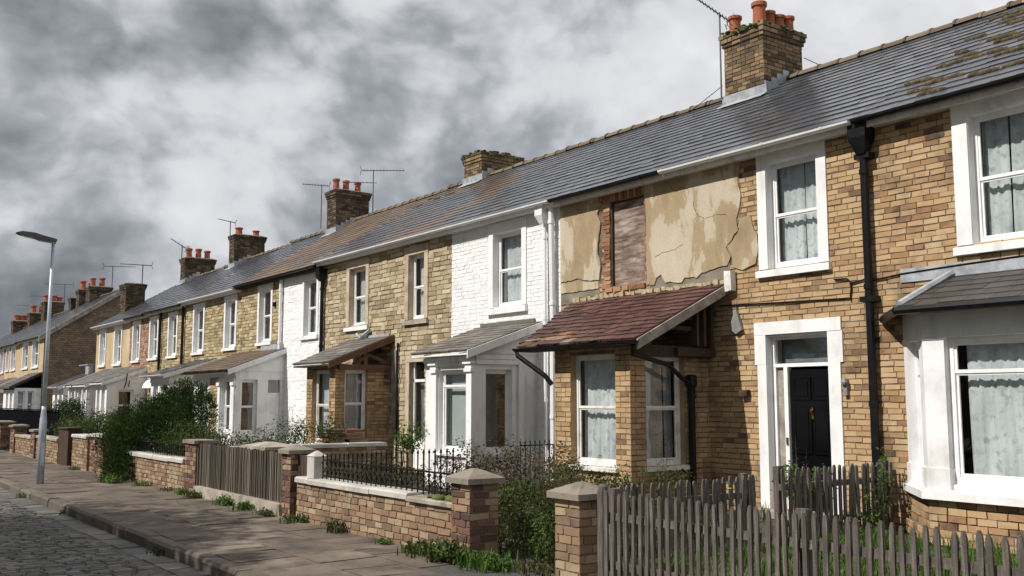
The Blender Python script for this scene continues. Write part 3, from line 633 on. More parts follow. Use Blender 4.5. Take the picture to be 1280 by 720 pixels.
cb = MB(); cb.tube([(XF - .03, 7.5, 3.13), (XF - .03, 7.1, 3.17), (XF - .03, 6.3, 3.2), (XF - .03, 5.2, 3.23), (XF - .03, 3, 3.3)], .012, 5); cb.build('cable', m_iron, hA)

# --- stucco-patched house with the black door and the red-brown tiled bay
wB = (8.17, 9.36, 3.34, 5.17); iB = (.16, .17, .12); bd = (11.73, 12.58, 3.52, 4.98); dB = (8.24, 9.28, .1, 2.5)
hB, _, roB, rfB = house(7.55, 13.95, 5.22, 7.75, 'yellow brick house with cracked ochre stucco, black front door and boarded window', [uphole(wB, iB), bd, dB, (10.55, 11.98, .35, 2.33)],
    dict(kind='brick', jit=.005, proud=.008, vary=.1), [m_brickB, m_mortard], m_slate, gutmat=None, fascia=m_oldwhite,
    skip=lambda u, v: (10.5 < u < 13.6 and v < 2.4) or (u > 9.9 and 3.6 < v < 4.9 and not 11.6 < u < 12.8))
upwin(hB, wB, m_white, ('net', [(.42, .5)]), iB, m_gloss)
gutter(7.6, 11.1, 5.215, hB, m_pvc); gutter(11.11, 13.94, 5.215, hB, m_black)
# stucco, traced in metres on the wall (u = along, v = up)
def stucco_part(name, polys, d0, d1, mat, parent, mi=0):
    mb = MB()
    for p in polys: mb.prism([FF(u, d0, v) for u, v in p], FF.N * (d1 - d0))
    return mb.build(name, mat, parent)
def jag(p, amp=.012, step=.07, rng=R):
    out = []
    for a, b in zip(p, p[1:] + p[:1]):
        ln = math.dist(a, b); n = max(1, int(ln / step))
        for k in range(n): t = k / n; out.append((a[0] + (b[0] - a[0]) * t + rng.uniform(-amp, amp), a[1] + (b[1] - a[1]) * t + rng.uniform(-amp, amp)))
    return out
stl = [
    jag([(11.70, 5.16), (11.68, 4.27), (11.69, 3.46), (11.64, 3.46), (11.62, 3.53), (11.61, 3.45), (11.51, 3.44), (11.46, 3.56), (11.36, 3.6), (11.31, 3.54), (11.27, 3.47), (11.14, 3.46), (10.9, 3.42), (10.85, 3.5), (10.58, 3.48), (10.49, 3.53), (10.25, 3.56), (10.13, 3.6), (9.96, 3.6), (9.90, 3.73), (9.98, 3.87), (9.87, 3.97), (9.74, 4.1), (9.75, 4.28), (9.70, 4.43), (9.67, 4.63), (9.72, 4.87), (9.66, 5.16)]),
    jag([(9.72, 4.27), (9.5, 4.29), (9.47, 4.2), (9.44, 4.05), (9.375, 4.0), (9.375, 3.73), (9.43, 3.56), (9.66, 3.5), (9.86, 3.56), (9.87, 3.73), (9.95, 3.87), (9.84, 3.96), (9.71, 4.09)], .008),
    jag([(13.93, 5.15), (12.88, 5.13), (12.83, 4.96), (12.9, 4.83), (12.81, 4.67), (12.87, 4.44), (12.91, 4.16), (12.82, 3.97), (12.85, 3.8), (12.87, 3.66), (13.25, 3.69), (13.44, 3.74), (13.93, 3.72)], .01),
    jag([(13.93, 3.69), (13.43, 3.71), (13.25, 3.66), (12.89, 3.63), (12.88, 3.52), (13.31, 3.52), (13.93, 3.51)], .008)]
sts = [stucco_part('stucco', [q], .004, .03, m_stucco, hB) for q in stl]; st = sts[0]
for q in [jag([(11.72, 5.1), (11.71, 3.3), (10.05, 3.34), (9.93, 3.4), (9.92, 3.62), (9.8, 4.0), (9.68, 4.4), (9.7, 5.1)], .01), jag([(13.93, 5.1), (12.9, 5.1), (12.9, 4.1), (12.86, 3.4), (12.6, 3.36), (13.33, 3.33), (13.93, 3.3)], .01)]: stucco_part('undercoat', [q], .001, .0125, m_under, hB)
for path in ([(11.25, 5.1), (11.14, 5.04), (11.05, 4.92), (10.98, 4.89), (10.88, 4.94), (10.73, 4.89), (10.69, 4.75)], [(10.62, 4.67), (10.59, 4.54), (10.52, 4.42), (10.38, 4.37), (10.1, 4.39), (9.9, 4.36)], [(11.49, 3.9), (11.31, 3.95), (11.04, 3.96), (10.8, 4.05)], [(13.5, 5.0), (13.3, 4.96), (13.25, 4.8)], [(9.88, 3.56), (9.87, 3.4), (9.9, 3.32)]):
    pp = []; cr = MB()
    for a, b in zip(path, path[1:]):
        for k in range(4): pp.append(FF(a[0] + (b[0] - a[0]) * k / 4 + R.uniform(-.01, .01), .029, a[1] + (b[1] - a[1]) * k / 4 + R.uniform(-.01, .01)))
    cr.tube(pp, [R.uniform(.003, .0065) for _ in pp], 4); cr.build('crack', m_crack, st)
# boarded window: ragged orange brick jamb, brick head, board
bw = MB(); bw.fbox(FF, bd[0] - .005, bd[1] + .005, -.07, -.05, bd[2] - .01, bd[3] + .01); obw = bw.build('boarded_window', m_ply, hB)
jb = MB(); z = 3.42
while z < 5.02:
    w = R.uniform(.1, .24); jb.fbox(FF, bd[1] + .004, bd[1] + w, .0, R.uniform(.013, .03), z, z + .062, 0, .006); z += .074
z = 3.55
while z < 4.98: jb.fbox(FF, bd[0] - R.uniform(.02, .05), bd[0] - .002, .005, .02, z, z + .062, 0, .005); z += .074
u = bd[0] - .02
while u < bd[1] + .2: jb.fbox(FF, u, u + .062, .002, R.uniform(.022, .03), 4.985, 5.135, 0, .005); u += .072
u = bd[0]
while u < bd[1] + .1: jb.fbox(FF, u, u + R.uniform(.12, .2), -.03, R.uniform(.02, .045), 3.43, 3.505, 0, .008); u += .2
jb.build('brick_surround', m_orange, obw)
fb_ = MB(); fb_.fbox(FF, bd[1] - .035, bd[1] + .0, -.05, -.005, bd[2], bd[3]); fb_.fbox(FF, bd[0], bd[1] - .036, -.05, -.03, bd[3] - .03, bd[3]); fb_.build('frame', m_darkwood, obw)
# front door
ds = MB(); iD = dB
ds.fbox(FF, 8.05, 8.24, .006, .03, .0, 2.52); ds.fbox(FF, 9.28, 9.44, .006, .03, .0, 2.1); ds.fbox(FF, 9.28, 9.48, .006, .033, 2.101, 2.52)
ds.fbox(FF, 8.02, 9.48, .006, .036, 2.521, 2.70)
ds.fbox(FF, 8.005, 8.049, .006, .03, 2.1, 2.52)
for a, b in ((8.236, 8.246), (9.274, 9.284)): ds.fbox(FF, a, b, -.14, .008, .1, 2.5)
ds.fbox(FF, 8.25, 9.27, -.14, .005, 2.49, 2.515)
dso = ds.build('door_surround', m_white, hB)
dl = MB(); d0 = -.13
dl.fbox(FF, 8.25, 9.0, d0 - .045, d0, .12, 2.02)
do = dl.build('door', m_blackdoor, hB)
pn = MB()
def panel(u0, u1, z0, z1):
    pn.fbox(FF, u0, u1, d0 + .001, d0 + .014, z0, z1); pn.fbox(FF, u0 + .035, u1 - .035, d0 + .0145, d0 + .024, z0 + .035, z1 - .035)
    for a in ((u0 - .015, u1 + .015, z0 - .015, z0), (u0 - .015, u1 + .015, z1, z1 + .015), (u0 - .015, u0, z0, z1), (u1, u1 + .015, z0, z1)): pn.fbox(FF, a[0], a[1], d0 + .0005, d0 + .02, a[2], a[3])
for u0 in (8.34, 8.66):
    panel(u0, u0 + .25, 1.62, 1.9); panel(u0, u0 + .25, .88, 1.5); panel(u0, u0 + .25, .25, .68)
pn.build('door_panel', m_blackdoor, do)
kn = MB(); kn.tube([FF(8.625, d0 + .02, 1.5), FF(8.64, d0 + .035, 1.46), FF(8.625, d0 + .03, 1.4), FF(8.61, d0 + .035, 1.46), FF(8.625, d0 + .02, 1.5)], .009, 5); kn.fbox(FF, 8.605, 8.645, d0 + .001, d0 + .016, 1.34, 1.42); kn.build('door_knocker', m_brass, do)
curtain(FF, 8.28, 9.24, 2.1, 2.46, -.3, do, m_curtaing, R, .006, 4, None, 'fanlight_blind')
hd = MB(); hd.fbox(FF, 9.02, 9.05, d0 + .04, d0 + .06, .98, 1.08); hd.build('handle', m_brass, do)
df = MB(); df.fbox(FF, 9.01, 9.075, -.18, -.09, .1, 2.06); df.fbox(FF, 9.22, 9.27, -.18, -.1, .1, 2.06); df.fbox(FF, 8.25, 9.27, -.18, -.095, 2.061, 2.11); df.fbox(FF, 8.25, 9.27, -.18, -.1, 2.45, 2.49); df.fbox(FF, 9.235, 9.27, -.18, -.1, 2.111, 2.449); df.fbox(FF, 8.25, 8.28, -.18, -.1, 2.111, 2.449)
dfo = df.build('door_frame', m_gloss, hB)
g = MB(); g.fbox(FF, 8.28, 9.235, -.15, -.145, 2.11, 2.45); g.build('pane', m_glass, dfo)
sp_ = MB(); sp_.fbox(FF, 9.077, 9.218, -.16, -.14, .1, 2.06); sp_.build('side_panel', m_greywood, dfo)
stp = MB(); stp.box(XF - .32, XF - .01, 8.1, 9.4, 0, .1); stp.build('doorstep', m_concrete, hB)
# small fittings by the door
bx = MB(); bx.fbox(FF, 7.94, 8.0, .008, .06, 1.66, 1.86); bx.lathe(FF(7.97, .07, 1.83), [(.035, -.03), (.045, 0), (.03, .05)], 8); bx.build('doorbell_box', m_grey, hB)
vb = MB(); vb.fbox(FF, 9.6, 9.74, .008, .09, 1.66, 1.74, 0, .012); vb.build('vent_stub', m_darkwood, hB)
# kite-shaped grey bracket plate hanging under the cable
kb = MB(); kb.prism([FF(9.79, .02, 2.95), FF(9.68, .02, 2.62), FF(9.79, .02, 2.56), FF(9.92, .02, 2.64)], FF.N * .05); kb.build('wall_plate', m_grey, hB)
cb = MB(); cb.tube([FF(10.1, .025, 3.0), FF(9.5, .028, 2.98), FF(8.6, .028, 2.95), FF(7.86, .025, 2.93)], .011, 5)
cb.tube([FF(7.86, .03, 2.9), FF(7.84, .03, 3.05), FF(7.84, .03, 3.14), FF(7.9, .03, 3.19), FF(8.1, .03, 3.2)], .011, 5); cb.tube([FF(7.84, .03, 3.12), FF(7.6, .03, 3.16), FF(7.5, .03, 3.13)], .011, 5)
cb.tube([FF(9.79, .025, 2.98), FF(9.79, .025, 2.56)], .008, 4); cb.build('cable', m_iron, hB)
ep = MB(); ep.fbox(FF, 9.8, 9.95, .03, .13, 3.2, 3.5, 0, .012); ep.build('verge_cap', m_oldwhite, hB)
# brick bay with red-brown tiles
tm = lambda u, v: 1 if (v < .25 and u > 10.9 and R.random() < .6) or (v < .5 and u > 11.5 and R.random() < .4) else 0
bB, zzB = bay(hB, 10.41, 12.12, 2.43, 3.34, 9.6, 'brick', [m_brickB, m_mortard], ((10.72, 11.73),), ((9.9, 10.68, .66, 2.25),), .64, 2.27, .3, 9.97, 12.7, [m_tile, m_tileold], None,
    ('net',), (('grey', [(.72, .8)]),), m_oldwhite, m_black, dict(pitch=.17, w=.24, lift=.03, jit=.02, slip=.1, mfun=tm, hip=(0, -.9)), (.52,), (.52,), m_greywood)
tb = MB(); tb.box(9.62, XF - .02, 10.33, 10.4, 2.22, 2.38); tb.box(10.4, XF - .02, 10.25, 10.32, 2.24, 2.36)
for x in (10.75, 10.9, 11.05): tb.box(x, x + .05, 10.2, 10.38, 2.39, zzB(x) - .06)
tb.box(10.3, XF - .02, 10.3, 10.34, 2.62, 2.68); tb.box(10.55, XF - .02, 10.28, 10.32, 2.78, 2.83); tb.build('roof_timber', m_darkwood, bB)
fl = MB(); n = 40
for k in range(n): u = 10.0 + 3.5 * k / n; fl.fbox(FF, u, u + 3.5 / n + .01, .014, R.uniform(.05, .1), 3.33 + R.uniform(-.02, .01), 3.385 + R.uniform(-.015, .02), 0, .008)
fl.build('mortar_fillet', m_flaunch, bB)
mo = MB(); rfB2 = Frame((9.3, 0, 2.43), (0, 1, 0), (-.91, 0, 1.9), (1.9, 0, .91)); tm_ = random.Random(4)
for _ in range(40):
    y, v = tm_.uniform(10.3, 12.6), .17 * tm_.randint(0, 4)
    for k in range(tm_.randint(1, 5)): blob(mo, rfB2(y + k * .03, .022, v + tm_.uniform(-.02, .02)), tm_.uniform(.012, .03), tm_, (1.3, 1.3, .5))
tag(mo.build('moss', m_moss, bB, True), kind='stuff')
downpipe([(9.3, 10.02, 2.36), (9.35, 10.1, 2.24), (10.2, 10.24, 2.1), (10.55, 10.33, 1.92), (10.76, 10.34, 1.84)], .034, m_black, bB, False)
downpipe([(10.76, 10.34, 1.95), (10.76, 10.34, .05)], .05, m_black, bB)
hp = MB(); hp.lathe((10.76, 10.34, 1.68), [(.055, 0), (.06, .1), (.085, .14), (.085, .27), (.06, .29)], 10); hp.build('pipe_collar', m_black, bB)
downpipe([(9.27, 12.68, 2.38), (9.27, 12.66, 2.3), (9.5, 12.25, 1.98), (9.57, 12.16, 1.84)], .04, m_black, bB, False)
# chimney and pipes
sl = lambda ze, zr, x: ze + (zr - ze) / (XR - XE) * (x - XE)
cB = chimney(hB, 14.45, 15.6, 11.86, 12.82, 6.9, 8.74, [(14.6, 12.66, .36, 0, .125), (14.66, 12.1, .48, 0, .135), (14.98, 12.12, .38, 0, .11), (15.22, 12.1, .34, 0, .125), (15.46, 12.06, .36, 0, .12)], m_sooty, True, moss=True)
flashing(hB, 14.45, 15.6, 11.86, 12.82, rfB, 5.22, 7.75, cB)
aerial(hB, (14.38, 12.86, 7.5), 1.72, (-.55, .8), .85, 10, .26, .85, .014)
wi = MB(); wi.tube([(14.8, 13.2, 7.9), (14.9, 14.2, 7.62), (15.1, 15.5, 7.76)], .009, 4); wi.build('aerial_wire', m_iron, hB); wi = MB(); wi.tube([(15.72, 11.9, 8.3), (15.4, 11.2, 7.85)], .008, 4); wi.build('aerial_wire', m_iron, hB)
hopper(FF, 7.53, 5.2, m_black, hB, .26, .42); downpipe([FF(7.53, .1, 4.85), FF(7.53, .09, .05)], .052, m_black, hB)
bk = MB()
for z in (4.72, 2.85): bk.fbox(FF, 7.42, 7.64, .01, .15, z, z + .07)
bk.build('pipe_bracket', m_black, hB)
house_done(hB)

# --- white painted brick house
wC = (14.98, 16.24, 3.28, 5.1); iC = (.15, .2, .14)
hC, _, roC, rfC = house(13.95, 17.65, 5.221, 7.752, 'narrow house of white painted brick with a small white bay window', [uphole(wC, iC), (14.78, 16.18, .35, 2.36)],
    dict(kind='brick', jit=.004, proud=.008, vary=.12, BH=.078, gap=.009), [m_whitebrick, m_whitebrick], m_slate, gutmat=m_pvc, fascia=m_gloss, skip=lambda u, v: 14.8 < u < 16.2 and v < 2.3)
upwin(hC, wC, m_white, 'net', iC, m_gloss)
bC, zzC = bay(hC, 14.66, 16.3, 2.47, 3.05, 9.77, 'white', [m_white], ((14.84, 15.82),), ((10.03, 10.62, .66, 2.15),), .66, 2.15, .26, 14.52, 16.45, m_slatebay, 'white', ('blind',), (None,), m_gloss, None, dict(pitch=.19, w=.3, lift=.022, jit=.01, hip=(0, -.25)), (.8,), (.97,), m_white, .08)
cl = MB(); fr = FX(9.77); sd = FY(14.66)
for u0, u1 in ((14.65, 14.82), (15.84, 16.02)):
    cl.fbox(fr, u0, u1, .003, .055, .45, 2.1); cl.fbox(fr, u0 - .03, u1 + .03, .003, .09, 2.101, 2.16); cl.fbox(fr, u0 - .015, u1 + .015, .003, .075, 2.161, 2.24); cl.fbox(fr, u0 - .05, u1 + .05, .003, .11, 2.241, 2.29)
cl.fbox(fr, 14.66, 16.3, .003, .06, 2.291, 2.38); cl.fbox(sd, 9.8, 10.75, .003, .05, 2.24, 2.32); cl.fbox(sd, 9.8, 10.72, .003, .04, 2.33, 2.4)
cl.fbox(sd, 10.74, 10.85, .003, .05, .2, 2.3); cl.build('pilaster', m_white, bC)
hopper(FF, 14.32, 5.15, m_pvc, hC, .22, .3); downpipe([FF(14.32, .08, 4.9), FF(14.32, .08, .1)], .03, m_pvc, hC); downpipe([FF(14.08, .12, 5.15), FF(14.08, .09, 3.1), FF(14.08, .09, .1)], .055, m_pvc, hC)
lb = MB(); lb.fbox(FF, 14.7, 16.5, .02, .05, 2.98, 3.12); lb.build('flashing', m_slatebay, bC)
house_done(hC)

# --- stone block house with the open timber gable over its bay
wD1, wD2, iD1 = (21.38, 22.58, 3.3, 5.06), (18.6, 19.62, 3.28, 5.06), (.16, .19, .12); dD = (18.72, 19.36, .1, 2.44)
mD = lambda u, v: 0
hD, _, roD, rfD = house(17.65, 24.0, 5.219, 7.748, 'pale stone block house with an open timber gable above its brick bay', [uphole(wD1, iD1), uphole(wD2, iD1), dD, (20.42, 21.7, .35, 2.3)],
    dict(kind='brick', BL=.3, BH=.105, gap=.014, vary=.35, jit=.012, proud=.012), [m_stoneD, m_mortard], m_slateD, gutmat=m_pvc, fascia=m_gloss, skip=lambda u, v: 20.3 < u < 21.8 and v < 2.4)
upwin(hD, wD1, m_stonetrim, ('net', [(-.1, .4)]), iD1, m_gloss, m_white); upwin(hD, wD2, m_stonetrim, 'net', iD1, m_gloss, m_concrete)
bD, zzD = bay(hD, 20.3, 21.82, 2.43, 3.1, 9.82, 'brick', [m_brickB, m_mortard], ((20.6, 21.5),), ((10.05, 10.62, .62, 2.28),), .62, 2.28, .3, 20.1, 22.0, m_slatebay, 'wood', ('net',), ('grey',), m_oldwhite, None, dict(pitch=.2, w=.3, lift=.022, jit=.012, hip=(0, -.3)), (.52,), (.54,), m_redwood)
tb = MB(); tb.box(9.84, XF - .02, 20.16, 20.26, 2.28, 2.4); p = [(10.2, 20.2, 2.41), (10.6, 20.2, 2.62), (10.9, 20.2, 2.5), (XF - .05, 20.2, 2.43)]; tb.tube(p, .045, 5); tb.box(10.45, 10.55, 20.17, 20.27, 2.401, zzD(10.5) - .06); tb.box(10.9, XF - .02, 20.18, 20.26, 2.75, 2.82); tb.build('roof_timber', m_redwood, bD)
dd = MB(); dd.fbox(FF, dD[0], dD[1], -.12, -.08, 2.0, 2.06); dd.fbox(FF, dD[0], dD[0] + .05, -.12, -.08, .1, 2.44); dd.fbox(FF, dD[1] - .05, dD[1], -.12, -.08, .1, 2.44); dd.fbox(FF, dD[0] + .051, dD[1] - .051, -.14, -.1, .1, .75); ddo = dd.build('door', m_gloss, hD)
g = MB(); g.fbox(FF, dD[0] + .05, dD[1] - .05, -.115, -.11, .75, 2.4); g.build('pane', m_glass, ddo)
curtain(FF, dD[0] + .05, dD[1] - .05, .7, 1.98, -.25, ddo, m_curtaing)
dsb = MB(); dsb.fbox(FF, dD[1] + .002, dD[1] + .16, .014, .035, 0, 2.44); dsb.fbox(FF, dD[0] - .1, dD[1] + .16, .014, .04, 2.441, 2.6); dsb.build('door_surround', m_stonetrim, hD)
lb = MB(); lb.tube([FF(21.9, .05, 3.2), FF(21.6, .08, 3.08), FF(21.5, .1, 3.14), FF(21.2, .06, 3.26)], .05, 5); lb.fbox(FF, 20.3, 21.3, .02, .05, 3.03, 3.14); lb.build('flashing', m_lead, bD)
wp = MB(); wp.fbox(FF, 19.95, 20.15, .014, .05, 1.0, 2.75, 0, .015); wp.build('board', m_greywood, hD)
downpipe([FF(19.86, .05, 2.9), FF(19.86, .05, .2)], .022, m_iron, hD, False)
cD = chimney(hD, 14.83, 16.15, 21.9, 22.75, 7.0, 8.36, [], m_sooty, True, True, True); flashing(hD, 14.83, 16.1, 21.9, 22.75, rfD, 5.22, 7.75, cD)
mo = MB()
for y, v, n in ((24.2, 4.1, 5), (23.3, 3.75, 6), (22.8, 3.9, 7), (23.9, 3.5, 5), (22.2, 4.3, 5), (23.6, 4.5, 8), (24.2, 4.7, 9), (23.0, 4.8, 8)):
    for k in range(n): blob(mo, rfD(min(23.95, y - .3 + k * .05), .012, v + R.uniform(-.05, .05)), R.uniform(.03, .07), R, (1.2, 1, .6))
tag(mo.build('moss', m_moss, roD, smooth=True), kind='stuff')
house_done(hD)
hopper(FF, 23.86, 5.0, m_black, hD, .24, .3); downpipe([FF(23.86, .09, 4.8), FF(23.86, .09, 2.55)], .05, m_black, hD)

# --- half white, half rubble house under the lichen covered roof
wE1, wE2 = (24.22, 25.28, 3.22, 5.0), (27.36, 28.5, 3.2, 5.02)
hE, _, roE, rfE = house(24.0, 29.9, 5.13, 7.70, 'house painted white on half its front under a brown lichen covered roof', [uphole(wE1), uphole(wE2), (26.75, 29.8, .35, 2.25)],
    dict(kind='brick', BL=.3, BH=.1, gap=.013, vary=.35, jit=.012, proud=.011, zones=[(24.0, 26.68, 2), (26.68, 29.9, 0)]), [m_stoneF, m_mortard, m_whitebrick], m_slateE, gutmat=m_black, fascia=m_darkwood, roofm=(.012, .026), skip=lambda u, v: 26.4 < u < 29.8 and v < 2.4)
ow = MB(); sheet(ow, FF, 24.001, 26.67, 0, 5.2, [uphole(wE1)], .005, 0, .1); ow.build('white_render', m_whitebrick, hE)
upwin(hE, wE1, m_white, ('grey', [(.4, .6)]), frame=m_gloss); upwin(hE, wE2, m_white, 'red', frame=m_gloss)
bE, zzE = bay(hE, 26.4, 29.9, 2.42, 3.06, 9.8, 'white', [m_white], ((26.82, 27.5), (28.68, 29.28)), ((9.94, 10.42, .68, 2.16), (10.72, 11.08, .1, 2.16, 'door')), .68, 2.18, .3, 26.3, 30.0, m_slateE, 'white', ('grey', 'grey'), ('red',), m_gloss, m_black, dict(pitch=.2, w=.3, lift=.022, jit=.012), (.5, .66), (.5,), m_white)
bp = MB(); bricks(bp, FX(9.795), 27.72, 28.45, 0.1, 2.3, (), .25, .09, .012, 0, .01, .012); bp.fbox(FX(9.8), 27.72, 28.45, .001, .006, .1, 2.3, 1); bp.build('stone_pier', [m_stoneF, m_mortard], bE)
cl = MB(); fr = FX(9.8)
for u in (26.42, 27.52):
    cl = MB(); cl.fbox(fr, u, u + .18, .003, .05, .45, 2.2); cl.fbox(fr, u - .03, u + .21, .003, .09, 2.0, 2.12); cl.fbox(fr, u - .03, u + .21, .003, .1, .3, .62); cl.build('pilaster', m_white, bE)
lb = MB(); lb.fbox(FF, 26.5, 28.1, .02, .05, 3.0, 3.2); lb.build('flashing', m_lead, bE)
downpipe([FF(26.62, .08, 5.02), FF(26.62, .08, .1)], .05, m_pvc, hE)
vs = MB(); vs.fbox(FF, 27.1, 27.25, .012, .08, 4.3, 4.42, 0, .01); vs.build('vent_stub', m_iron, hE)
house_done(hE)

# --- far end of the terrace
def farhouse(y0, y1, ze, zr, label, wins, wmats, wall, roofmat, gut, **kw):
    h, w, ro, rf = house(y0, y1, ze, zr, label, [uphole(o) for o, _ in wins], wall, wmats, roofmat, gutmat=gut, fascia=m_gloss if gut is m_pvc else m_oldwhite, **kw)
    for o, c in wins: upwin(h, o, m_white, c)
    return h, ro, rf
rub = dict(kind='brick', BL=.3, BH=.1, gap=.013, vary=.35, jit=.012, proud=.011)
hF, roF, rfF = farhouse(29.9, 35.3, 5.05, 7.6, 'yellow rubble house with a white gabled porch bay behind the dark conifer', [((30.22, 31.36, 3.16, 4.93), 'net'), ((33.25, 34.45, 3.14, 4.9), 'net')], [m_stoneF, m_mortard], rub, m_slate, m_pvc)
cF = chimney(hF, 14.6, 15.85, 30.4, 31.1, 6.9, 8.76, [(14.76, 30.75, .42), (15.13, 30.75, .4), (15.58, 30.75, .4)], m_sootdark, True); flashing(hF, 14.6, 15.8, 30.4, 31.1, rfF, 5.05, 7.6, cF)
aerial(hF, (15.98, 30.35, 7.7), 1.92, (.8, -.55), 1.5, 13, .26, .0, .014, [(1.45, (-.85, .5), .8)])
aerial(hF, (14.45, 31.25, 7.5), 1.55, (-.85, .5), .9, 9, .26, .05, .013)
bF, zzF = bay(hF, 32.0, 34.0, 2.42, 2.95, 9.7, 'white', [m_white], ((32.3, 32.85), (33.2, 33.7)), ((10.1, 10.5, .6, 2.1),), .62, 2.1, .25, 31.9, 34.2, m_slate, 'white', ('grey',), ('grey',), m_gloss, m_pvc, dict(pitch=.2, w=.3))
house_done(hF)
hG, roG, rfG = farhouse(35.3, 39.8, 4.98, 7.5, 'yellow rubble house with two black downpipes and two white windows', [((36.15, 37.3, 3.12, 4.82), 'net'), ((38.5, 39.68, 3.12, 4.82), 'net')], [m_stoneF, m_mortard], rub, m_slate, m_black)
for y in (35.36, 38.05): downpipe([FF(y, .09, 4.9), FF(y, .09, .1)], .05, m_black, hG)
hg = MB(); hg.lathe(FF(38.9, -.2, 2.05), [(.62, 0), (.58, .15), (.45, .3), (.25, .38), (.05, .4)], 14); hg.build('door_hood', m_white, hG)
house_done(hG)
hH, roH, rfH = farhouse(39.8, 42.5, 4.94, 7.45, 'narrow house of pinkish brick with one upper window', [((40.92, 42.06, 3.1, 4.8), 'net')], [m_pink, m_mortard], dict(kind='brick', BL=.24, BH=.085, gap=.013, vary=.2, jit=.01, proud=.01), m_slate, m_black)
cH = chimney(hH, 14.6, 15.9, 39.95, 40.55, 6.7, 8.5, [(14.85, 40.2, .32, 0, .15), (15.6, 40.2, .26, 0, .14)], m_sootdark, True); flashing(hH, 14.6, 15.9, 39.95, 40.55, rfH, 4.94, 7.45, cH)
aerial(hH, (14.4, 40.0, 7.3), 1.75, (-.9, .4), .7, 6, .22, .2, .016)
bH, zzH = bay(hH, 39.92, 41.6, 2.28, 2.88, 9.75, 'white', [m_white], ((40.2, 40.7), (41.0, 41.4)), ((10.15, 10.74, .8, 2.0),), .6, 2.0, .25, 39.85, 41.75, m_slatebay, 'white', ('grey',), ('red',), m_gloss, None, dict(pitch=.2, w=.3))
wb = MB(); wb.tube([(10.35, 39.8, 2.05), (10.42, 39.8, 2.3), (10.45, 39.8, 2.62)], .02, 4); wb.tube([(10.5, 39.8, 2.1), (10.55, 39.8, 2.35)], .02, 4); wb.build('wall_bracket', m_iron, bH)
house_done(hH)
hI, roI, rfI = farhouse(42.5, 48.1, 4.9, 7.4, 'cream rendered end house with a white porch against its far side', [((43.68, 44.96, 3.05, 4.78), 'net'), ((46.3, 47.48, 3.06, 4.77), 'net')], [m_cream, m_cream], dict(kind='flat'), m_slate, m_pvc, end_hi=True)
bI, zzI = bay(hI, 42.75, 46.2, 2.22, 2.95, 9.75, 'white', [m_white], ((42.95, 43.4), (44.0, 44.6), (45.2, 45.8)), (), .5, 2.0, .25, 42.55, 46.5, m_slatebay, 'white', ('grey',), ('grey',), m_gloss, None, dict(pitch=.2, w=.3))
cl = MB()
for u in (42.78, 43.5, 44.8, 45.95):
    cl = MB(); cl.fbox(FX(9.75), u, u + .16, .003, .08, .4, 2.1); cl.fbox(FX(9.75), u - .05, u + .21, .003, .16, .2, .42); cl.build('pilaster', m_white, bI)
bP, zzP = bay(hI, 48.2, 50.4, 2.2, 2.86, 9.9, 'white', [m_white], ((48.5, 49.0), (49.4, 49.9)), ((10.3, 10.88, .7, 2.05),), .6, 2.0, .25, 48.15, 50.6, m_slate, 'white', ('grey',), ('red',), m_gloss, m_pvc, dict(pitch=.2, w=.3))
pb = MB(); pb.box(XF, XF + 2.2, 48.2, 50.4, 0, 2.8); pb.build('porch_wall', m_white, hI)
lb = MB(); lb.box(XF - .25, XF + .35, 48.3, 48.9, 2.72, 3.2); lb.box(XF - .3, XF + 1.9, 48.25, 50.0, 3.2, 3.24); lb.build('porch_tank', m_lead, hI)
cI = chimney(hI, 14.6, 16.0, 46.4, 47.1, 6.5, 8.28, [(14.85, 46.7, .46, 0, .14), (15.3, 46.7, .48, 0, .14), (15.72, 46.7, .42, 0, .14)], m_sootdark, True); flashing(hI, 14.6, 15.9, 46.4, 47.1, rfI, 4.9, 7.4, cI)
chimney(hI, 12.15, 13.0, 47.1, 48.05, 5.3, 6.95, [], m_sootdark, True)
aerial(hI, (14.45, 46.5, 7.2), 1.65, (-.6, .8), 1.0, 6, .3, .6, .02); aerial(hI, (13.1, 48.0, 6.6), 1.4, (-.95, .3), 1.4, 8, .3, .02, .02)
house_done(hI)

# --- second terrace beyond the side street
def gablemat():
    m, nt = new_mat('gable_brick'); g = N(nt, 'ShaderNodeNewGeometry'); sp = N(nt, 'ShaderNodeSeparateXYZ'); L(nt, g.outputs['Position'], sp.inputs[0])
    cb_ = N(nt, 'ShaderNodeCombineXYZ'); L(nt, sp.outputs[0], cb_.inputs[0]); L(nt, sp.outputs[2], cb_.inputs[1])
    b = N(nt, 'ShaderNodeTexBrick'); b.inputs['Scale'].default_value = 1; b.inputs['Brick Width'].default_value = .25; b.inputs['Row Height'].default_value = .12; b.inputs['Mortar Size'].default_value = .014
    b.inputs['Color1'].default_value = (.15, .1, .06, 1); b.inputs['Color2'].default_value = (.27, .19, .115, 1); b.inputs['Mortar'].default_value = (.08, .065, .05, 1); L(nt, cb_.outputs[0], b.inputs['Vector'])
    n = noise(nt, g.outputs['Position'], 1.1, 5); col = mixc(nt, ramp(nt, n, [(.45, (0, 0, 0)), (.75, (1, 1, 1))]), b.outputs[0], (.08, .06, .045)); finish(nt, col, .9, b.outputs[1], .4, .02); return m
m_gable = gablemat()
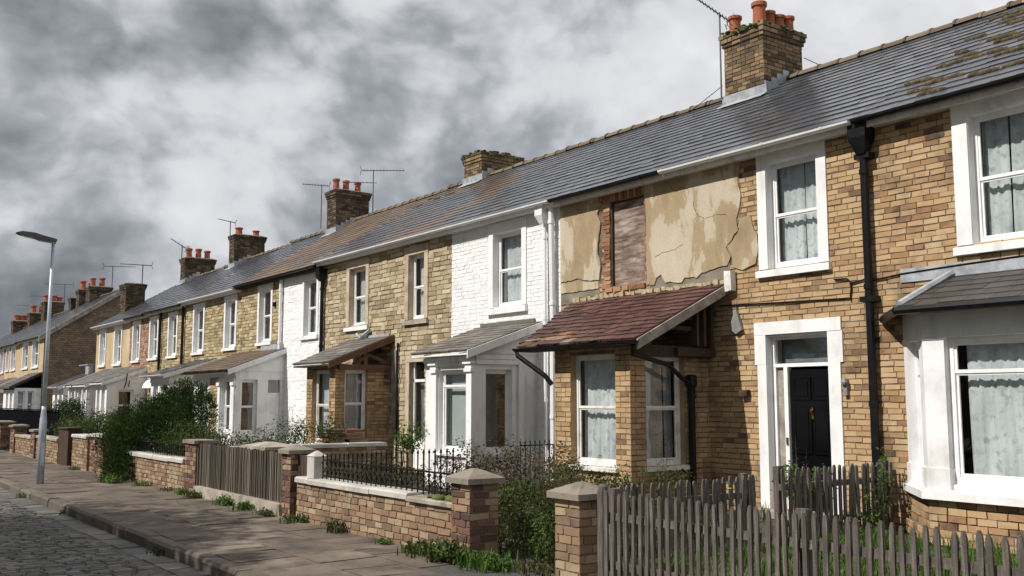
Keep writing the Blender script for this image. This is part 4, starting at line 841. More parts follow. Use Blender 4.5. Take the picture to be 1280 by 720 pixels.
def block2(y0, y1, ze, zr, label, wins, mats, chims, end=False):
    h, w, ro, rf = house(y0, y1, ze, zr, label, [uphole(o) for o, _ in wins], dict(kind='flat'), mats, m_slate, gutmat=m_black, fascia=m_oldwhite)
    for o, c in wins: upwin(h, o, m_white, c)
    if end:
        gb = MB(); gb.prism([(XF + .004, y0 - .001, 0), (19.2, y0 - .001, 0), (19.2, y0 - .001, ze), (XR, y0 - .001, zr - .03), (XF + .004, y0 - .001, ze + .12)], (0, -.03, 0)); gb.build('gable_wall', m_gable, h)
        vb = MB()
        for xa, za, xb2, zb2 in ((XE - .05, ze - .02, XR, zr), (2 * XR - XE, ze, XR, zr)): vb.hexa([(xa, y0 - .16, za - .26), (xb2, y0 - .16, zb2 - .26), (xb2, y0 - .16, zb2 + .03), (xa, y0 - .16, za + .03), (xa, y0 + .02, za - .26), (xb2, y0 + .02, zb2 - .26), (xb2, y0 + .02, zb2 + .03), (xa, y0 + .02, za + .03)])
        vb.build('bargeboard', m_greywood, h)
    for (x0, x1, a, b, zt, ps, ae) in chims:
        chimney(h, x0, x1, a, b, 6.6, zt, ps, m_sootdark, True, BH=.1)
        if ae: aerial(h, (x1 + .05, a + .2, zt - .6), 2.0, ae, 1.9, 7, .35, 0, .022)
    house_done(h); return h
h1 = block2(60, 67.2, 5.12, 8.0, 'cream fronted end house with a bare dark brick gable beyond the side street', [((61.25, 63.2, 3.4, 5.2), 'net'), ((64.3, 66.2, 3.4, 5.1), 'net')], [m_cream, m_stonetrim],
    [(14.5, 15.8, 64.6, 65.6, 8.6, [(14.75, 65, .55, 0, .17), (15.3, 65, .6, 0, .17)], (.9, -.4))], True)
b1, _ = bay(h1, 60.15, 63.5, 2.3, 3.15, 9.85, 'white', [m_white], ((60.6, 61.4), (61.9, 62.6)), ((10.0, 10.4, .6, 2.1), (10.5, 10.85, .6, 2.1)), .6, 2.1, .3, 60.05, 63.7, m_slate, 'dark', ('grey',), ('net', 'grey'), m_gloss, None, dict(pitch=.25, w=.35), barge=m_darkwood)
h2 = block2(67.2, 72.3, 5.06, 7.9, 'cream fronted house with chimney stack just beyond the dark gable', [((68.4, 70.1, 3.4, 5.05), 'net'), ((70.7, 71.9, 3.4, 5.0), 'net')], [m_cream, m_stonetrim],
    [(14.5, 15.6, 67.4, 68.2, 8.65, [(14.8, 67.8, .6, 0, .18), (15.3, 67.8, .5, 0, .16)], None), (14.5, 15.4, 69.6, 70.3, 8.3, [], None)])
bay(h2, 67.6, 70.6, 2.25, 3.0, 9.85, 'white', [m_white], ((68, 68.8), (69.2, 70.0)), ((10.1, 10.7, .6, 2.1),), .6, 2.1, .3, 67.5, 70.8, m_slate, 'white', ('grey',), ('grey',), m_gloss, None, dict(pitch=.25, w=.35))
h3 = block2(72.3, 82, 5.0, 7.75, 'brownish fronted house far along the second terrace', [((72.7, 74.2, 3.3, 4.9), 'net'), ((76, 77.5, 3.3, 4.9), 'net')], [m_pink, m_stonetrim],
    [(14.5, 15.8, 78.2, 79.3, 8.75, [(14.7, 78.7, .5, 0, .2), (15.2, 78.7, .5, 0, .2), (15.6, 78.7, .4, 0, .2)], (-.9, .3))])
bay(h3, 72.8, 76.5, 2.2, 2.9, 9.85, 'white', [m_white], ((73.2, 74), (74.6, 75.4)), ((10.1, 10.7, .6, 2.0),), .6, 2.0, .3, 72.7, 76.7, m_slate, 'dark', ('grey',), ('grey',), m_gloss, None, dict(pitch=.25, w=.35))
h4 = block2(82, 93, 4.95, 7.5, 'furthest visible house of the second terrace with two chimney stacks', [((84, 86, 3.3, 4.9), 'net'), ((88, 90, 3.3, 4.9), 'net')], [m_cream, m_stonetrim],
    [(14.5, 15.8, 83.6, 84.6, 8.3, [(14.8, 84, .6, 0, .22), (15.4, 84, .6, 0, .22)], (-.9, .3)), (14.4, 15.8, 90, 91, 8.1, [(14.7, 90.5, .5, 0, .22), (15.1, 90.5, .5, 0, .22), (15.5, 90.5, .5, 0, .22)], (-.9, .4))])

# ------------------------------------------------------------------ ground, road, pavement
def flat(name, x0, x1, y0, y1, z, mat, kind='structure'):
    mb = MB(); mb.face([(x0, y0, z), (x1, y0, z), (x1, y1, z), (x0, y1, z)]); return tag(mb.build(name, mat), kind=kind)
flat('land', -500, 500, -300, 700, -.2, m_land)
rg = random.Random(11)
rd = MB(); rd.face([(-3.6, -20, -.135), (3.5, -20, -.135), (3.5, 160, -.135), (-3.6, 160, -.135)], 1)
y = 6.5
while y < 46:
    dep = rg.uniform(.11, .14) * (1 if y < 26 else 1.8); x = 3.18 - rg.uniform(0, .1); wob = rg.uniform(-.01, .01); x_min = -1.2 if y < 20 else .3
    while x > x_min:
        w = rg.uniform(.15, .24) * (1 if y < 26 else 1.5); z = -.122 + rg.uniform(-.008, .008) + .02 * math.exp(-((x - 0) / 2.2) ** 2)
        j = lambda: rg.uniform(-.009, .009); e = rg.uniform(.012, .022); yy = y + .02 * math.sin(x * 2.1 + y) + wob
        p = [(x - w + .012 + j(), yy + .008 + j(), z - .045), (x + j(), yy + .008 + j(), z - .045), (x + j(), yy + dep - .008 + j(), z - .045), (x - w + .012 + j(), yy + dep - .008 + j(), z - .045)]
        q = [(p[0][0] + e, p[0][1] + e, z + j() * .4), (p[1][0] - e, p[1][1] + e, z + j() * .4), (p[2][0] - e, p[2][1] - e, z + j() * .4), (p[3][0] + e, p[3][1] - e, z + j() * .4)]
        rd.hexa(p + q, 0, skip=(0,)); x -= w
    y += dep
y = 4.0
while y < 60:   # channel stones along the kerb
    ln = rg.uniform(.35, .6)
    p = [(3.2, y + .01, -.17), (3.475, y + .01, -.17), (3.475, y + ln - .01, -.17), (3.2, y + ln - .01, -.17)]; z = -.128 + rg.uniform(-.006, .006)
    rd.hexa(p + [(3.215, y + .02, z), (3.47, y + .02, z + .004), (3.47, y + ln - .02, z + .004), (3.215, y + ln - .02, z)], 0, skip=(0,)); y += ln
tag(rd.build('road', [m_sett, m_roadbase]), kind='structure')
kb = MB(); y = 2.0
while y < 62:
    ln = rg.uniform(.7, 1.05); dz = rg.uniform(-.012, .008); dx = rg.uniform(-.012, .012)
    p = [(3.49 + dx, y + .006, -.2), (3.66, y + .006, -.2), (3.66, y + ln - .006, -.2), (3.49 + dx, y + ln - .006, -.2), (3.495 + dx, y + .006, -.03 + dz), (3.66, y + .006, -.03 + dz), (3.66, y + ln - .006, -.03 + dz), (3.495 + dx, y + ln - .006, -.03 + dz)]
    kb.hexa(p); kb.hexa([p[4], p[5], p[6], p[7], (3.525 + dx, y + .014, .003 + dz), (3.66, y + .014, .004 + dz), (3.66, y + ln - .014, .004 + dz), (3.525 + dx, y + ln - .014, .003 + dz)], 0, skip=(0,)); y += ln
tag(kb.build('kerb', m_kerb), kind='structure')
pv = MB(); pv.face([(3.6, -10, -.02), (5.75, -10, -.02), (5.75, 160, -.02), (3.6, 160, -.02)], 1)
cols = [3.665, 4.33, 4.98, 5.62]
for c in range(3):
    y = 1 + rg.random()
    while y < 58:
        ln = rg.uniform(.5, 1.05); x0, x1 = cols[c] + .006, cols[c + 1] - .006
        if not (c == 2 and 6.9 < y + ln / 2 < 8.6):
            nsp = rg.random()
            cuts = [(y + .006, y + ln - .006)] if nsp > .18 else [(y + .006, y + ln * .45 - .004), (y + ln * .45 + .004, y + ln - .006)]
            for a, b in cuts:
                z = [rg.uniform(-.009, .009) for _ in range(4)]; j = lambda: rg.uniform(-.008, .008)
                t = [(x0 + j(), a + j(), z[0]), (x1 + j(), a + j(), z[1]), (x1 + j(), b + j(), z[2]), (x0 + j(), b + j(), z[3])]
                pv.hexa([(px, py, -.03) for px, py, _ in t] + t, 0, skip=(0,))
        y += ln
pv.face([(4.985, 6.8, -.006), (5.75, 6.8, -.006), (5.75, 8.7, -.006), (4.985, 8.7, -.006)], 2)
tag(pv.build('pavement', [m_flag, m_flagbase, m_tarmac]), kind='structure')
flat('garden_ground', 5.75, 11.4, -10, 50.4, -.012, m_soil); flat('side_street', 5.75, 40, 50.4, 60, -.012, m_tarmac); flat('far_garden_ground', 5.75, 11.4, 60, 160, -.012, m_soil)
flat('opposite_pavement', -5.8, -3.6, -20, 160, -.004, m_flagbase)
flat('garden_path', 5.76, XF - .3, 7.75, 8.75, -.006, m_tarmac)

# ------------------------------------------------------------------ front walls, piers, fences
def brickbox(mb, x0, x1, y0, y1, z0, z1, BH=.075, BL=.22, jit=.006, proud=.008, gap=.012):
    mb.box(x0 + .004, x1 - .004, y0 + .004, y1 - .004, z0, z1, 1)
    fs = [(FX(x0), y0, y1), (FY(y0), x0, x1), (Frame((x1, 0, 0), (0, 1, 0), (1, 0, 0)), y0, y1), (Frame((0, y1, 0), (1, 0, 0), (0, 1, 0)), x0, x1)]
    for fr, a, b in fs: bricks(mb, fr, a - .004, b + .004, z0, z1, (), BL, BH, gap, 0, jit, proud, .012, R, None, .25)
PG = 'brick gate piers along the front walls'
def pier(x0, x1, y0, y1, h, label, cap='pyramid', mat=m_pierbrick, capm=m_capstone, caph=.085, over=.06, tilt=0):
    t = thing('brick_pier', ((x0 + x1) / 2, (y0 + y1) / 2, 0), label, 'pier', PG)
    mb = MB(); brickbox(mb, x0, x1, y0, y1, -.03, h); mb.build('brickwork', [mat, m_mortard], t)
    c = MB(); a, b, e, f = x0 - over, x1 + over, y0 - over, y1 + over; J = lambda: R.uniform(-.008, .008)
    lo = [(a + J(), e + J(), h + .002), (b + J(), e + J(), h + .002), (b + J(), f + J(), h + .002), (a + J(), f + J(), h + .002)]
    m1 = [(p[0], p[1], h + .055 + J() * .6) for p in lo]; c.hexa(lo + m1, 0, skip=(1,))
    mx, my = (a + b) / 2 + J(), (e + f) / 2 + J(); k = .16 if cap == 'pyramid' else .55
    top = [(mx + (p[0] - mx) * k, my + (p[1] - my) * k, h + .055 + caph + J() * .5) for p in m1]; c.hexa(m1 + top, 0, skip=(0,))
    c.build('cap', capm, t); return t
WG = 'low front garden walls'
def gwall(x0, x1, y0, y1, h, label, copm=m_coping, coph=.075, over=.045, mat=m_wallbrick, broken=None, wave=True):
    t = thing('garden_wall', ((x0 + x1) / 2, (y0 + y1) / 2, 0), label, 'wall', WG)
    mb = MB(); brickbox(mb, x0, x1, y0, y1, -.03, h, .074, .2, .008, .01); mb.build('brickwork', [mat, m_mortard], t)
    c = MB(); al = (y1 - y0) > (x1 - x0); s = y0 if al else x0; E = y1 if al else x1
    while s < E - .01:
        n = min(s + R.uniform(.75, 1.0), E); dz = R.uniform(-.008, .008)
        if E - n < .25: n = E
        cm = 1 if broken and broken[0] < (s + n) / 2 < broken[1] else 0; q = .004
        hh = coph * (.75 if cm else 1)
        bx = (x0 - over, x1 + over, s + q, n - q) if al else (s + q, n - q, y0 - over, y1 + over)
        J = lambda: R.uniform(-.006, .006) * (2.5 if cm else 1)
        lo = [(bx[0] + J(), bx[2], h + .002 + dz), (bx[1] + J(), bx[2], h + .002 + dz), (bx[1] + J(), bx[3], h + .002 + dz), (bx[0] + J(), bx[3], h + .002 + dz)]
        b_ = .018; hi = [(p[0], p[1], h + hh * .72 + dz) for p in lo]; tp = [(bx[0] + b_, bx[2] + b_ * .3, h + hh + dz + J() * .5), (bx[1] - b_, bx[2] + b_ * .3, h + hh + dz + J() * .5), (bx[1] - b_, bx[3] - b_ * .3, h + hh + dz + J() * .5), (bx[0] + b_, bx[3] - b_ * .3, h + hh + dz + J() * .5)]
        c.hexa(lo + hi, cm, skip=(1,)); c.hexa(hi + tp, cm, skip=(0,)); s = n
    c.build('coping', [copm, m_concrete], t); return t
pier(5.55, 5.88, 8.38, 8.71, .76, 'dark red brick pier with a pyramid cap at the end of the near railed wall')
pier(5.55, 5.88, 6.68, 7.0, .74, 'buff brick pier with a pyramid cap beside the near picket fence', mat=m_wallbrick)
w1 = gwall(5.6, 5.83, 8.72, 12.66, .5, 'long low brick wall with pale coping carrying the black scrolled railing', broken=(8, 10.1))
pier(5.62, 5.9, 12.95, 13.22, .86, 'narrow shaded brick pier between the dark wood gate and slatted fence', caph=.06)
pier(5.6, 5.95, 16.85, 17.4, .86, 'brick pier with thin flat slab between the slatted fence and conifer wall', cap='flat', caph=.01, over=.05)
w2 = gwall(5.6, 5.83, 17.42, 20.95, .5, 'low brick wall with pale coping and dark railing beside the conifer', coph=.08)
gwall(5.5, 5.75, 24.0, 25.46, .73, 'short tall brick wall with rounded pale cap beyond the conifer', coph=.07)
pier(5.55, 5.9, 23.45, 23.98, .78, 'shaded brick pier joined to the short capped wall', cap='flat', caph=.02, over=.05, capm=m_coping)
pier(5.5, 5.85, 22.6, 23.2, .8, 'brick pier half hidden by the conifer', cap='flat', caph=.02, over=.05, capm=m_coping)
gwall(5.55, 5.75, 27.3, 30.0, .56, 'low brick wall with worn coping behind the street lamp', copm=m_concrete)
pier(5.5, 5.8, 30.05, 30.6, .72, 'brick pier just left of the street lamp', cap='flat', caph=.02, over=.05)
pier(5.5, 5.85, 33.2, 33.8, .78, 'dark brick pier in front of the black boarding', cap='flat', caph=.03, over=.06)
pier(5.5, 5.85, 35.6, 36.3, .85, 'brick pier with pale cap at the far end of the pavement', cap='flat', caph=.03, over=.08)
gwall(5.55, 5.75, 30.7, 33.15, .5, 'low dark wall between two far piers', copm=m_concrete)
gwall(6.0, 9.6, 17.52, 17.72, .7, 'brick dividing wall with pale slabs across the gardens', copm=m_coping)
# garden wall pillar with a wide domed cap behind the slatted fence
t = pier(6.05, 6.45, 14.8, 15.6, .82, 'wide pillar with a broad domed cap behind the slatted fence', caph=.06, over=.1, capm=m_concrete)
# white concrete post on the coping
cp = MB(); cp.box(5.62, 5.8, 12.2, 12.42, .577, .86); cp.hexa([(5.61, 12.19, .86), (5.81, 12.19, .86), (5.81, 12.43, .86), (5.61, 12.43, .86), (5.7, 12.3, .93), (5.72, 12.3, .93), (5.72, 12.32, .93), (5.7, 12.32, .93)])
tag(cp.build('concrete_post', m_coping), 'short white concrete post standing on the coping of the railed wall', 'post')
RG = 'iron railings'
def railing(label, p0, p1, z0, z1, n, scroll=False, zt=None, loc=None, dbl=False):
    a, b = Vector((*p0, 0)), Vector((*p1, 0)); t = thing('iron_railing', (p0[0], p0[1], z0), label, 'railing', RG); zt = zt or (lambda k: z1)
    d = (b - a); z = Vector((0, 0, 1))
    for hz in (z0 + .05, z0 + (z1 - z0) * (.58 if scroll else .9)):
        mb = MB(); mb.tube([a + z * hz, b + z * hz], .011, 5); mb.build('rail', m_iron, t)
    for k in range(n):
        s = k / (n - 1); p = a + d * s; h = zt(s); mb = MB(); mb.tube([p + z * z0, p + z * (h - .05)], .0085, 5); mb.tube([p + z * (h - .05), p + z * (h - .035), p + z * h], [.014, .014, .002], 5); mb.build('bar', m_iron, t)
    if scroll:
        mb = MB(); st = d / (n - 1); q = d.normalized()
        zm = z0 + .05; zh = (z1 - z0) * .53 - .05
        for k in range(n - 1):
            p = a + st * (k + .5); w = st.length * .62
            for sg in (1, -1): mb.tube([p + q * sg * w * math.cos(PI * i / 8) + z * (zm + zh * i / 8) + Vector((.008 * sg, 0, 0)) for i in range(9)], .0075, 4)
        mb.build('scrollwork', m_iron, t)
    return t
railing('black scrolled iron railing with spear tops on the long coped wall', (5.71, 8.95), (5.71, 12.12), .565, 1.0, 27, True, lambda s: 1.1 - .2 * s)
railing('dense dark railing on the wall beside the conifer', (5.71, 17.6), (5.71, 20.7), .565, .82, 30)
railing('short plain black railing between the white bay and the brick bay', (10.35, 14.05), (11.1, 14.05), .0, .9, 8)
# slatted fence on its concrete plinth
t = thing('slatted_fence', (5.65, 15, 0), 'weathered close slatted wooden fence standing on a concrete plinth', 'fence', 'wooden fences and gates')
for (a, b) in ((13.3, 15.05), (15.1, 16.8)):
    mb = MB(); y = a
    while y < b:
        w = .034; h = .87 + R.uniform(-.012, .012); d = R.uniform(-.006, .006); tl = R.uniform(-.008, .008)
        mb.hexa([(5.64 + d, y, .175), (5.66 + d, y, .175), (5.66 + d, y + w, .175), (5.64 + d, y + w, .175), (5.64 + d, y + tl, h), (5.66 + d, y + tl, h), (5.66 + d, y + w + tl, h), (5.64 + d, y + w + tl, h)]); y += .064
    mb.build('slat_panel', m_slat, t)
    mb = MB()
    for z in (.3, .72): mb.box(5.665, 5.71, a, b, z, z + .06)
    mb.build('rail', m_slat, t)
for y in (13.24, 16.8):
    mb = MB(); mb.box(5.62, 5.7, y, y + .06, 0, .9); mb.build('post', m_slat, t)
mb = MB(); 
for a, b in ((13.2, 15.0), (15.01, 16.84)): mb.fbox(WORLD, 5.57, 5.74, a, b, -.02, .165, 0, .006)
mb.build('plinth', m_concrete, t)
# dark wooden gates
def plankgate(label, x, y0, y1, h, mat=m_darkwood):
    t = thing('wooden_gate', (x, (y0 + y1) / 2, 0), label, 'gate', 'wooden fences and gates'); mb = MB(); y = y0
    while y < y1 - .02: mb.box(x, x + .025, y, min(y + .085, y1), .06, h + R.uniform(-.01, .01)); y += .095
    mb.build('boards', mat, t); mb = MB()
    for z in (.2, h - .2): mb.box(x + .026, x + .06, y0, y1, z, z + .07)
    mb.build('rail', mat, t); return t
plankgate('narrow dark reddish wood gate by the white concrete post', 5.72, 12.47, 12.94, .85)
plankgate('dark wooden gate beside the short capped wall', 5.7, 25.48, 26.25, .84, m_hoard)
mb = MB(); mb.fbox(WORLD, 5.55, 5.85, 26.27, 27.2, 0, .88, 0, .015); mb.fbox(WORLD, 5.52, 5.88, 26.24, 27.24, .882, .92, 0, .01); tag(mb.build('timber_gatepost', m_darkwood), 'broad dark timber gatepost with a flat top beside the dark wooden gate', 'post')
t = thing('board_fence', (6.2, 36, 0), 'tall black board fence in front of the far terrace', 'fence', 'wooden fences and gates')
mb = MB(); y = 30.7
while y < 46: mb.box(6.2, 6.225, y, y + .14, 0, 1.27 + R.uniform(-.008, .008)); y += .145
mb.build('boards', m_hoard, t); mb = MB(); mb.box(6.15, 6.28, 30.6, 46, 1.285, 1.31); mb.build('rail', m_hoard, t)
# picket fences
def picket_fence(label, p0, p1, h, pitch, w, posts, zt=None, tilt=.02, seed=3):
    rr = random.Random(seed); a, b = Vector((*p0, 0)), Vector((*p1, 0)); d = b - a; ln = d.length; q = d.normalized(); nn = Vector((q.y, -q.x, 0)); Z = Vector((0, 0, 1))
    t = thing('picket_fence', (p0[0], p0[1], 0), label, 'fence', 'wooden fences and gates')
    fr = Frame(a, q, nn); n = int(ln / pitch)
    for k in range(n):
        u = (k + .5) * pitch + rr.uniform(-.006, .006); hh = h + rr.uniform(-.02, .015); ww = w * rr.uniform(.88, 1.1) / 2; t1 = rr.uniform(-tilt, tilt); z0 = .03
        e = ww * .55; pr = [(-ww, z0), (ww, z0), (ww + rr.uniform(-.003, .003), hh - .05), (ww * .8, hh - .02), (ww * .3, hh - .002), (-ww * .3, hh), (-ww * .8, hh - .022), (-ww, hh - .052)]
        lean = rr.uniform(-.012, .012)
        mb = MB(); mb.prism([fr(u + x + t1 * z, .006 + lean * z, z) for x, z in pr], nn * .019); mb.build('picket', m_picket, t)
    for z in (.2, h - .24):
        mb = MB(); mb.fbox(fr, 0, ln, -.035, .0, z, z + .065, 0, .004); mb.build('rail', m_picket, t)
    for u in posts:
        mb = MB(); mb.fbox(fr, u - .04, u + .04, -.11, -.036, 0, h + .02, 0, .006); mb.build('post', m_picket, t)
    return t
pf = picket_fence('weathered grey picket fence along the pavement nearest the viewer', (5.64, 6.46), (5.64, 1.2),  .835, .0815, .037, (.05, 2.0, 4.0), seed=5)
mb = MB(); mb.lathe((5.68, 6.52, 0), [(.05, 0), (.05, .82), (.042, .865), (.02, .885)], 10); mb.build('post', m_picket, pf)
picket_fence('leaning picket fence dividing the garden from the gatepost towards the door', (6.0, 7.35), (8.62, 7.35), .78, .09, .052, (.06, 2.5), tilt=.04, seed=8)
picket_fence('taller leaning picket fence between the front door path and the black downpipe', (8.98, 7.3), (11.1, 7.3),   .84, .09, .052, (.05, 2.05), tilt=.05, seed=12)

# ------------------------------------------------------------------ street lamp
t = thing('street_lamp', (3.96, 20.9, 0), 'tall grey galvanised street lamp standing on the pavement', 'street lamp')
mb = MB(); mb.lathe((3.96, 20.9, -.02), [(.068, 0), (.068, 1.15), (.065, 1.22), (.044, 1.42), (.042, 1.5)], 18); mb.build('base_column', m_greymetal, t, True)
mb = MB(); mb.tube([(3.96, 20.9, 1.45), (3.965, 20.9, 3), (3.975, 20.9, 4.68)], [.042, .037, .031], 14); mb.build('pole', m_greymetal, t, True)
mb = MB(); mb.fbox(WORLD, 3.985, 3.955, 20.86, 20.94, 4.64, 4.76); mb.tube([(4.02, 20.9, 4.7), (3.7, 20.9, 4.725)], [.045, .04], 8); mb.build('arm', m_greymetal, t)
mb = MB(); hp = [(3.3, 4.815), (3.4, 4.845), (3.62, 4.835), (3.8, 4.79), (4.02, 4.745), (4.02, 4.7), (3.75, 4.7), (3.65, 4.73), (3.35, 4.785)]
for (w0, w1) in ((-.1, .1),): mb.prism([(x, 20.9 + w0, z) for x, z in hp], (0, .2, 0))
lh = mb.build('lamp_head', m_lampdark, t)
mb = MB(); mb.hexa([(3.37, 20.83, 4.772), (3.62, 20.83, 4.728), (3.62, 20.97, 4.728), (3.37, 20.97, 4.772), (3.37, 20.83, 4.779), (3.62, 20.83, 4.736), (3.62, 20.97, 4.736), (3.37, 20.97, 4.779)]); mb.build('lens', m_lens, lh)
mb = MB(); mb.fbox(WORLD, 3.93, 3.99, 20.79, 20.8, .35, .8); mb.build('access_door', m_greymetal, t)

# ------------------------------------------------------------------ plants
def leaves(mb, blobs, n, size, rng, aspect=.5, up=.25, shell=.45, m=0, droop=0, clump=0):
    tot = [b[3] * b[4] + b[4] * b[5] + b[3] * b[5] for b in blobs]; cl = []
    if clump:
        for _ in range(clump):
            b = rng.choices(blobs, tot)[0]; d = Vector((rng.gauss(0, 1), rng.gauss(0, 1), rng.gauss(0, 1))).normalized(); r = .75 + .4 * rng.random()
            cl.append((Vector((b[0] + d.x * b[3] * r, b[1] + d.y * b[4] * r, b[2] + d.z * b[5] * r)), d, .16 * (b[3] + b[4] + b[5]) / 3 * rng.uniform(.7, 1.6)))
    for _ in range(n):
        if cl and rng.random() < .6:
            c, d, s = cl[rng.randrange(len(cl))]; p = c + Vector((rng.gauss(0, s), rng.gauss(0, s), rng.gauss(0, s * .9)))
        else:
            b = rng.choices(blobs, tot)[0]; d = Vector((rng.gauss(0, 1), rng.gauss(0, 1), rng.gauss(0, 1))).normalized()
            r = (rng.random() ** shell) * (1 + .22 * math.sin(d.x * 7 + b[0] * 9) * math.sin(d.y * 6 + d.z * 8 + b[1]))
            p = Vector((b[0] + d.x * b[3] * r, b[1] + d.y * b[4] * r, b[2] + d.z * b[5] * r))
        if p.z < .01: p.z = abs(p.z) + .01
        nrm = (d + Vector((rng.gauss(0, .5), rng.gauss(0, .5), rng.gauss(0, .5) + up))).normalized()
        ax = nrm.cross(Vector((rng.gauss(0, 1), rng.gauss(0, 1), rng.gauss(0, 1)))).normalized()
        if aspect < .3: ax = (d * .6 + Vector((0, 0, .7)) + Vector((rng.gauss(0, .45), rng.gauss(0, .45), rng.gauss(0, .4)))).normalized()
        sd = ax.cross(nrm).normalized(); s = size * rng.uniform(.6, 1.35); w = s * aspect
        mb.f.append(mb.pts([p, p + ax * s * .5 + sd * w * .5 + nrm * s * .06, p + ax * s - nrm * s * .1 * (1 + droop), p + ax * s * .5 - sd * w * .5 + nrm * s * .06])); mb.m.append(m)
def stems(mb, c, n, hgt, spread, rng, r=.006, m=1):
    tips = []
    for _ in range(n):
        a = rng.uniform(0, 6.28); s = rng.random() ** .5 * spread; h = hgt * rng.uniform(.65, 1.1)
        b = Vector((c[0] + math.cos(a) * s * .3, c[1] + math.sin(a) * s * .3, c[2])); e = Vector((c[0] + math.cos(a) * s, c[1] + math.sin(a) * s, c[2] + h))
        mid = b.lerp(e, .5) + Vector((rng.gauss(0, .03), rng.gauss(0, .03), .04)) * hgt; mb.tube([b, mid, e], [r, r * .8, r * .35], 4, m); tips.append((b, mid, e))
    return tips
def blades(mb, c, n, h, spread, rng, w=.012, m=0):
    for _ in range(n):
        a = rng.uniform(0, 6.28); s = spread * rng.random() ** .6; b = Vector((c[0] + math.cos(a) * s, c[1] + math.sin(a) * s, c[2])); hh = h * rng.uniform(.4, 1.15); a2 = rng.uniform(0, 6.28); ln = rng.uniform(.15, .75) * hh
        o = Vector((math.cos(a2), math.sin(a2), 0)); q = Vector((-o.y, o.x, 0)) * w * rng.uniform(.6, 1.3)
        m1 = b + o * ln * .35 + Vector((0, 0, hh * .65)); t = b + o * ln + Vector((0, 0, hh))
        i = mb.pts([b - q, b + q, m1 + q * .7, m1 - q * .7, t]); mb.f += [[i[0], i[1], i[2], i[3]], [i[3], i[2], i[4]]]; mb.m += [m, m]
def bush(name, label, cat, loc, blobs, n, size, mat, seed, group=None, aspect=.5, st=0, sth=0, clump=0, shell=.45, extra=None):
    rr = random.Random(seed); t = thing(name, loc, label, cat, group); mb = MB(); leaves(mb, blobs, n, size, rr, aspect, .25, shell, 0, 0, clump); mb.build('foliage', mat, t)
    sb = MB()
    for b in (blobs[:6] if name != 'climbing_vine' else blobs[:1]): stems(sb, (b[0], b[1], 0), max(2, st), b[2] + b[5] * .4, max(b[3], b[4]) * .6, rr, .012, 0)
    sb.build('stems', m_bark, t)
    if extra: extra(t, rr)
    return t
bush('conifer_bush', 'large dark evergreen conifer spilling over the end of the wall', 'conifer', (6.1, 21.5, 0),
     [(5.62, 21.4, .55, .42, .8, .55), (5.5, 20.95, .25, .36, .55, .3), (5.85, 21.3, .95, .45, .75, .5), (6.3, 21.1, 1.3, .5, .7, .42), (6.5, 20.3, 1.25, .55, .75, .45), (6.2, 20.7, 1.05, .6, .9, .5), (6.6, 20.9, 1.68, .2, .28, .34), (6.6, 20.1, 1.66, .17, .28, .34), (6.4, 21.5, 1.5, .16, .25, .3), (6.6, 19.5, 1.45, .18, .3, .3)], 42000, .062, m_leafdark, 21, aspect=.28, clump=260, shell=.22)
bush('hedge', 'rounded green evergreen hedge growing over the railed wall right of the conifer', 'hedge', (6.3, 19, 0), [(6.25, 19.4, .8, .4, .9, .38), (6.2, 18.4, .75, .38, .65, .35), (6.3, 18.9, .6, .4, 1.3, .4)], 15000, .05, m_leafmid, 22, aspect=.34, clump=130, shell=.25)
bush('round_bush', 'dark rounded bush beside the far white porch behind the lamp', 'bush', (7.2, 34.5, 0), [(7.2, 34.5, 1.0, .55, .7, .62), (7.1, 33.6, .7, .5, .7, .5), (6.9, 35.4, .8, .4, .6, .5)], 20000, .07, m_leafdark, 23, aspect=.4, clump=120, shell=.28)
bush('hedge', 'loose leafy green hedge above the low wall behind the lamp', 'hedge', (6.3, 29, 0), [(6.2, 28.2, .7, .4, .9, .35), (6.3, 29.6, .75, .4, .8, .4), (6.5, 26.9, .9, .4, .7, .35), (6.6, 25.6, .95, .35, .7, .3)], 12000, .06, m_leafmid, 24, aspect=.45, clump=90, shell=.3)
SH = 'shrubs in the front gardens'
bush('garden_shrub', 'tangled leafy shrub with bare twigs in front of the white wall', 'shrub', (8.2, 18.6, 0), [(8.2, 18.6, .85, .45, .5, .4), (7.7, 19.1, .7, .35, .4, .35), (8.8, 18.3, .95, .3, .35, .3)], 2600, .05, m_leafmid, 25, SH, st=9, clump=40)
bush('garden_shrub', 'small yellow green shrub left of the white bay with the dark door', 'shrub', (8.2, 20.9, 0), [(8.2, 20.9, .7, .4, .5, .3), (8.0, 21.9, .65, .35, .5, .25)], 900, .055, m_leafmid, 26, SH, st=5, clump=20)
bush('garden_shrub', 'bright green leafy shrub on a thin stem beside the white bay window', 'shrub', (8.55, 14.75, 0), [(8.55, 14.75, .98, .22, .24, .2), (8.5, 14.9, .85, .18, .2, .16)], 700, .055, m_leafbright, 27, SH, st=3, clump=20)
bush('garden_shrub', 'russet and green hedge shrub in front of the white bay window', 'shrub', (7.6, 10.9, 0), [(7.6, 10.5, .65, .35, .5, .38), (7.5, 11.4, .6, .4, .55, .36), (7.9, 9.9, .68, .3, .4, .34), (7.5, 10.9, .3, .45, 1.0, .3)], 8500, .04, m_leafred, 28, SH, st=6, clump=90)
bush('garden_shrub', 'low green shrub behind the scrolled railing', 'shrub', (6.6, 11, 0), [(6.5, 11.2, .35, .4, .8, .35), (6.7, 9.8, .4, .35, .6, .36), (6.6, 12.4, .3, .35, .5, .3), (7.2, 13.2, .5, .3, .5, .3)], 5000, .05, m_leafolive, 29, SH, st=5, clump=50)
